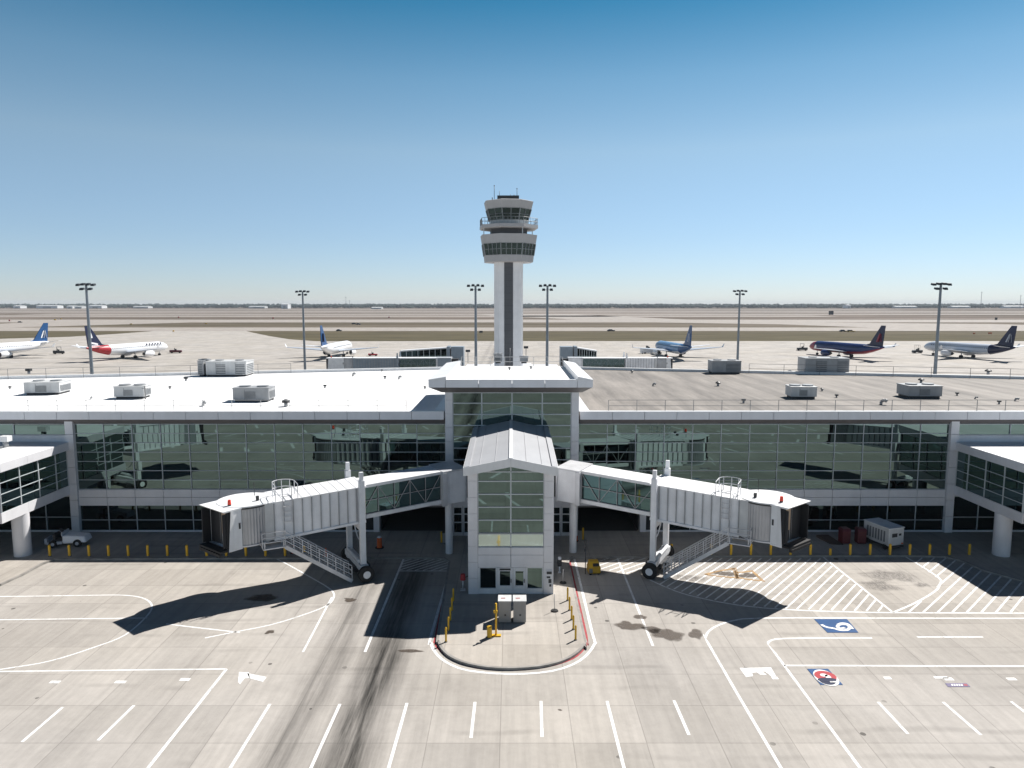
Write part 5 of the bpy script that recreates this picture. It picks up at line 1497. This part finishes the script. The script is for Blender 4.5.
MB().tube((0, 0, 0), (0, 0, .5), .06, 8).box(-.1, .1, -.1, .1, 0, .05).build('post', M['planewhite'], o); MB().box(-.16, .16, -.12, .12, .5, 1.0).build('meter_case', M['dark'], o, bevel=.03); MB().tube((0, 0, 1.0), (0, 0, 1.18), .13, 10).build('meter_cap', M['planewhite'], o)
for lab, px, py, h in (('thin grey stanchion on a round black base, nearer the island tip', 554.5, 611, 1.15), ('thin grey stanchion on a round black base beside the bay wall', 563, 583, 1.0)):
    o = thing('stanchion', lab, 'stanchion', place(px, py))
    MB().tube((0, 0, 0), (0, 0, .07), .26, 18, .22).build('base', M['rubber'], o); MB().tube((0, 0, .07), (0, 0, h), .02, 6).build('pole', M['rail'], o)

# ------------------------------------------------------------------ far edge of the airfield
rt = random.Random(11)
m_ = MB()
ico_v = []; ico_f = []
bm = bmesh.new(); bmesh.ops.create_icosphere(bm, subdivisions=1, radius=1)
ico_v = [v.co.copy() for v in bm.verts]; ico_f = [tuple(v.index for v in f.verts) for f in bm.faces]; bm.free()
for i in range(6500):
    y = 3150 + 2600 * rt.random() ** 1.6
    x = rt.uniform(-.95, .95) * y
    dens = math.sin(x * .004 + 1.3) + math.sin(x * .011 + y * .002) + rt.uniform(-1.4, 1.4)
    if dens < -1.6 and y < 3400: continue
    h = rt.uniform(8, 16) * (1.0 if y < 4200 else 1.25); w_ = rt.uniform(6, 22)
    a_ = rt.uniform(0, 6.28); ca, sa = math.cos(a_), math.sin(a_)
    vs = []
    for v in ico_v:
        k = rt.uniform(.75, 1.2)
        X_, Y_ = v.x * w_ * k, v.y * w_ * .8 * k
        vs.append((x + X_ * ca - Y_ * sa, y + X_ * sa + Y_ * ca, h * .5 + v.z * h * .55 * k))
    m_.add(vs, ico_f)
tag(m_.build('treeline', M['leaf'], weld=False), 'dark band of trees along the far horizon', 'trees', kind='stuff')
def shed(lab, px0, px1, h, Y, mat):
    x0, x1 = (px0 - 512) / F * Y, (px1 - 512) / F * Y
    o = thing('hangar', lab, 'hangar', ((x0 + x1) / 2, Y, 0), 0, 'buildings on the far horizon')
    w_ = (x1 - x0) / 2
    MB().box(-w_, w_, 0, 40, 0, h).build('wall', mat, o)
    MB().add([(-w_ - .5, -.5, h + .01), (w_ + .5, -.5, h + .01), (w_ + .5, 40.5, h + .01), (-w_ - .5, 40.5, h + .01), (-w_ - .5, 20, h + 2.5), (w_ + .5, 20, h + 2.5)], [(0, 1, 5, 4), (2, 3, 4, 5), (0, 4, 3), (1, 2, 5), (3, 2, 1, 0)]).build('roof', M['hvac'], o)
    MB().box(-w_ * .4, w_ * .4, -.25, -.02, 0, h * .6).build('door', M['hvacgrey'], o)
for lab, a, c, h, Y, mt_ in (('low white hangar nearest the left photo edge on the horizon', 16, 23, 10, 2950, M['white']), ('long white hangar on the horizon above the blue-tailed plane', 39, 60, 11, 2950, M['white']), ('small white shed on the horizon left of the thick mast', 69, 75, 9, 2900, M['white']),
                             ('small pale shed on the horizon touching the thick mast', 77, 84, 8, 2900, M['hvac']), ('wide white hangar on the horizon right of the thick left mast', 91, 104, 11, 2950, M['white']), ('white cube building alone on the horizon near the thin left mast', 282.5, 289, 17, 2800, M['white']), ('pale shed on the horizon further left of the cube', 250, 266, 7, 3000, M['hvac']),
                             ('low shed on the horizon left of the tower', 372, 382, 5, 2600, M['hvac']), ('tiny white building on the horizon above the dark airliner', 845, 849, 13, 3000, M['white']), ('long pale terminal on the horizon right of the dark airliner', 893, 915, 7, 3120, M['hvac']), ('long pale terminal on the horizon behind the silver airliner', 950, 968, 7, 3120, M['hvac']), ('low white shed on the horizon at the right photo edge', 1002, 1022, 8, 3110, M['white']), ('low pale shed on the horizon between the left mast and cube', 135, 150, 7, 3000, M['hvac'])): shed(lab, a, c, h, Y, mt_)
for lab, px, top, Y in (('lattice radio mast on the horizon left of the tower', 347, 296.5, 2700), ('tall thin radio mast on the horizon at the right', 978, 291.5, 2700), ('thin radio mast at the far right of the horizon', 1017, 295, 2700), ('short radio mast close beside the left lattice mast', 350.5, 300, 2700)):
    z = CAM_H + Y * math.tan(math.atan((384 - top) / F) - PITCH)
    o = thing('radio_mast', lab, 'mast', ((px - 512) / F * Y, Y, 0))
    MB().tube((0, 0, 0), (0, 0, z), 1.0, 6, .5).build('mast', M['pole'], o); MB().box(-3, 3, -.5, .5, z - 4, z - 3).build('crossarm', M['pole'], o)

# ------------------------------------------------------------------ haze
HAZE = True
if HAZE:
    hz = MB().box(-9500, 9500, -350, 9500, -1.2, 46).build('haze', None or M['white'])
    hm = bpy.data.materials.new('haze_air'); hm.use_nodes = True; ht = hm.node_tree
    for nd in list(ht.nodes):
        if nd.type != 'OUTPUT_MATERIAL': ht.nodes.remove(nd)
    pv = ht.nodes.new('ShaderNodeVolumePrincipled'); pv.inputs['Color'].default_value = (.82, .9, 1, 1); pv.inputs['Density'].default_value = .00007
    ht.links.new(pv.outputs[0], ht.nodes['Material Output'].inputs['Volume'])
    hz.data.materials.clear(); hz.data.materials.append(hm)
    tag(hz, 'pale air fading the far horizon', 'haze', kind='stuff')
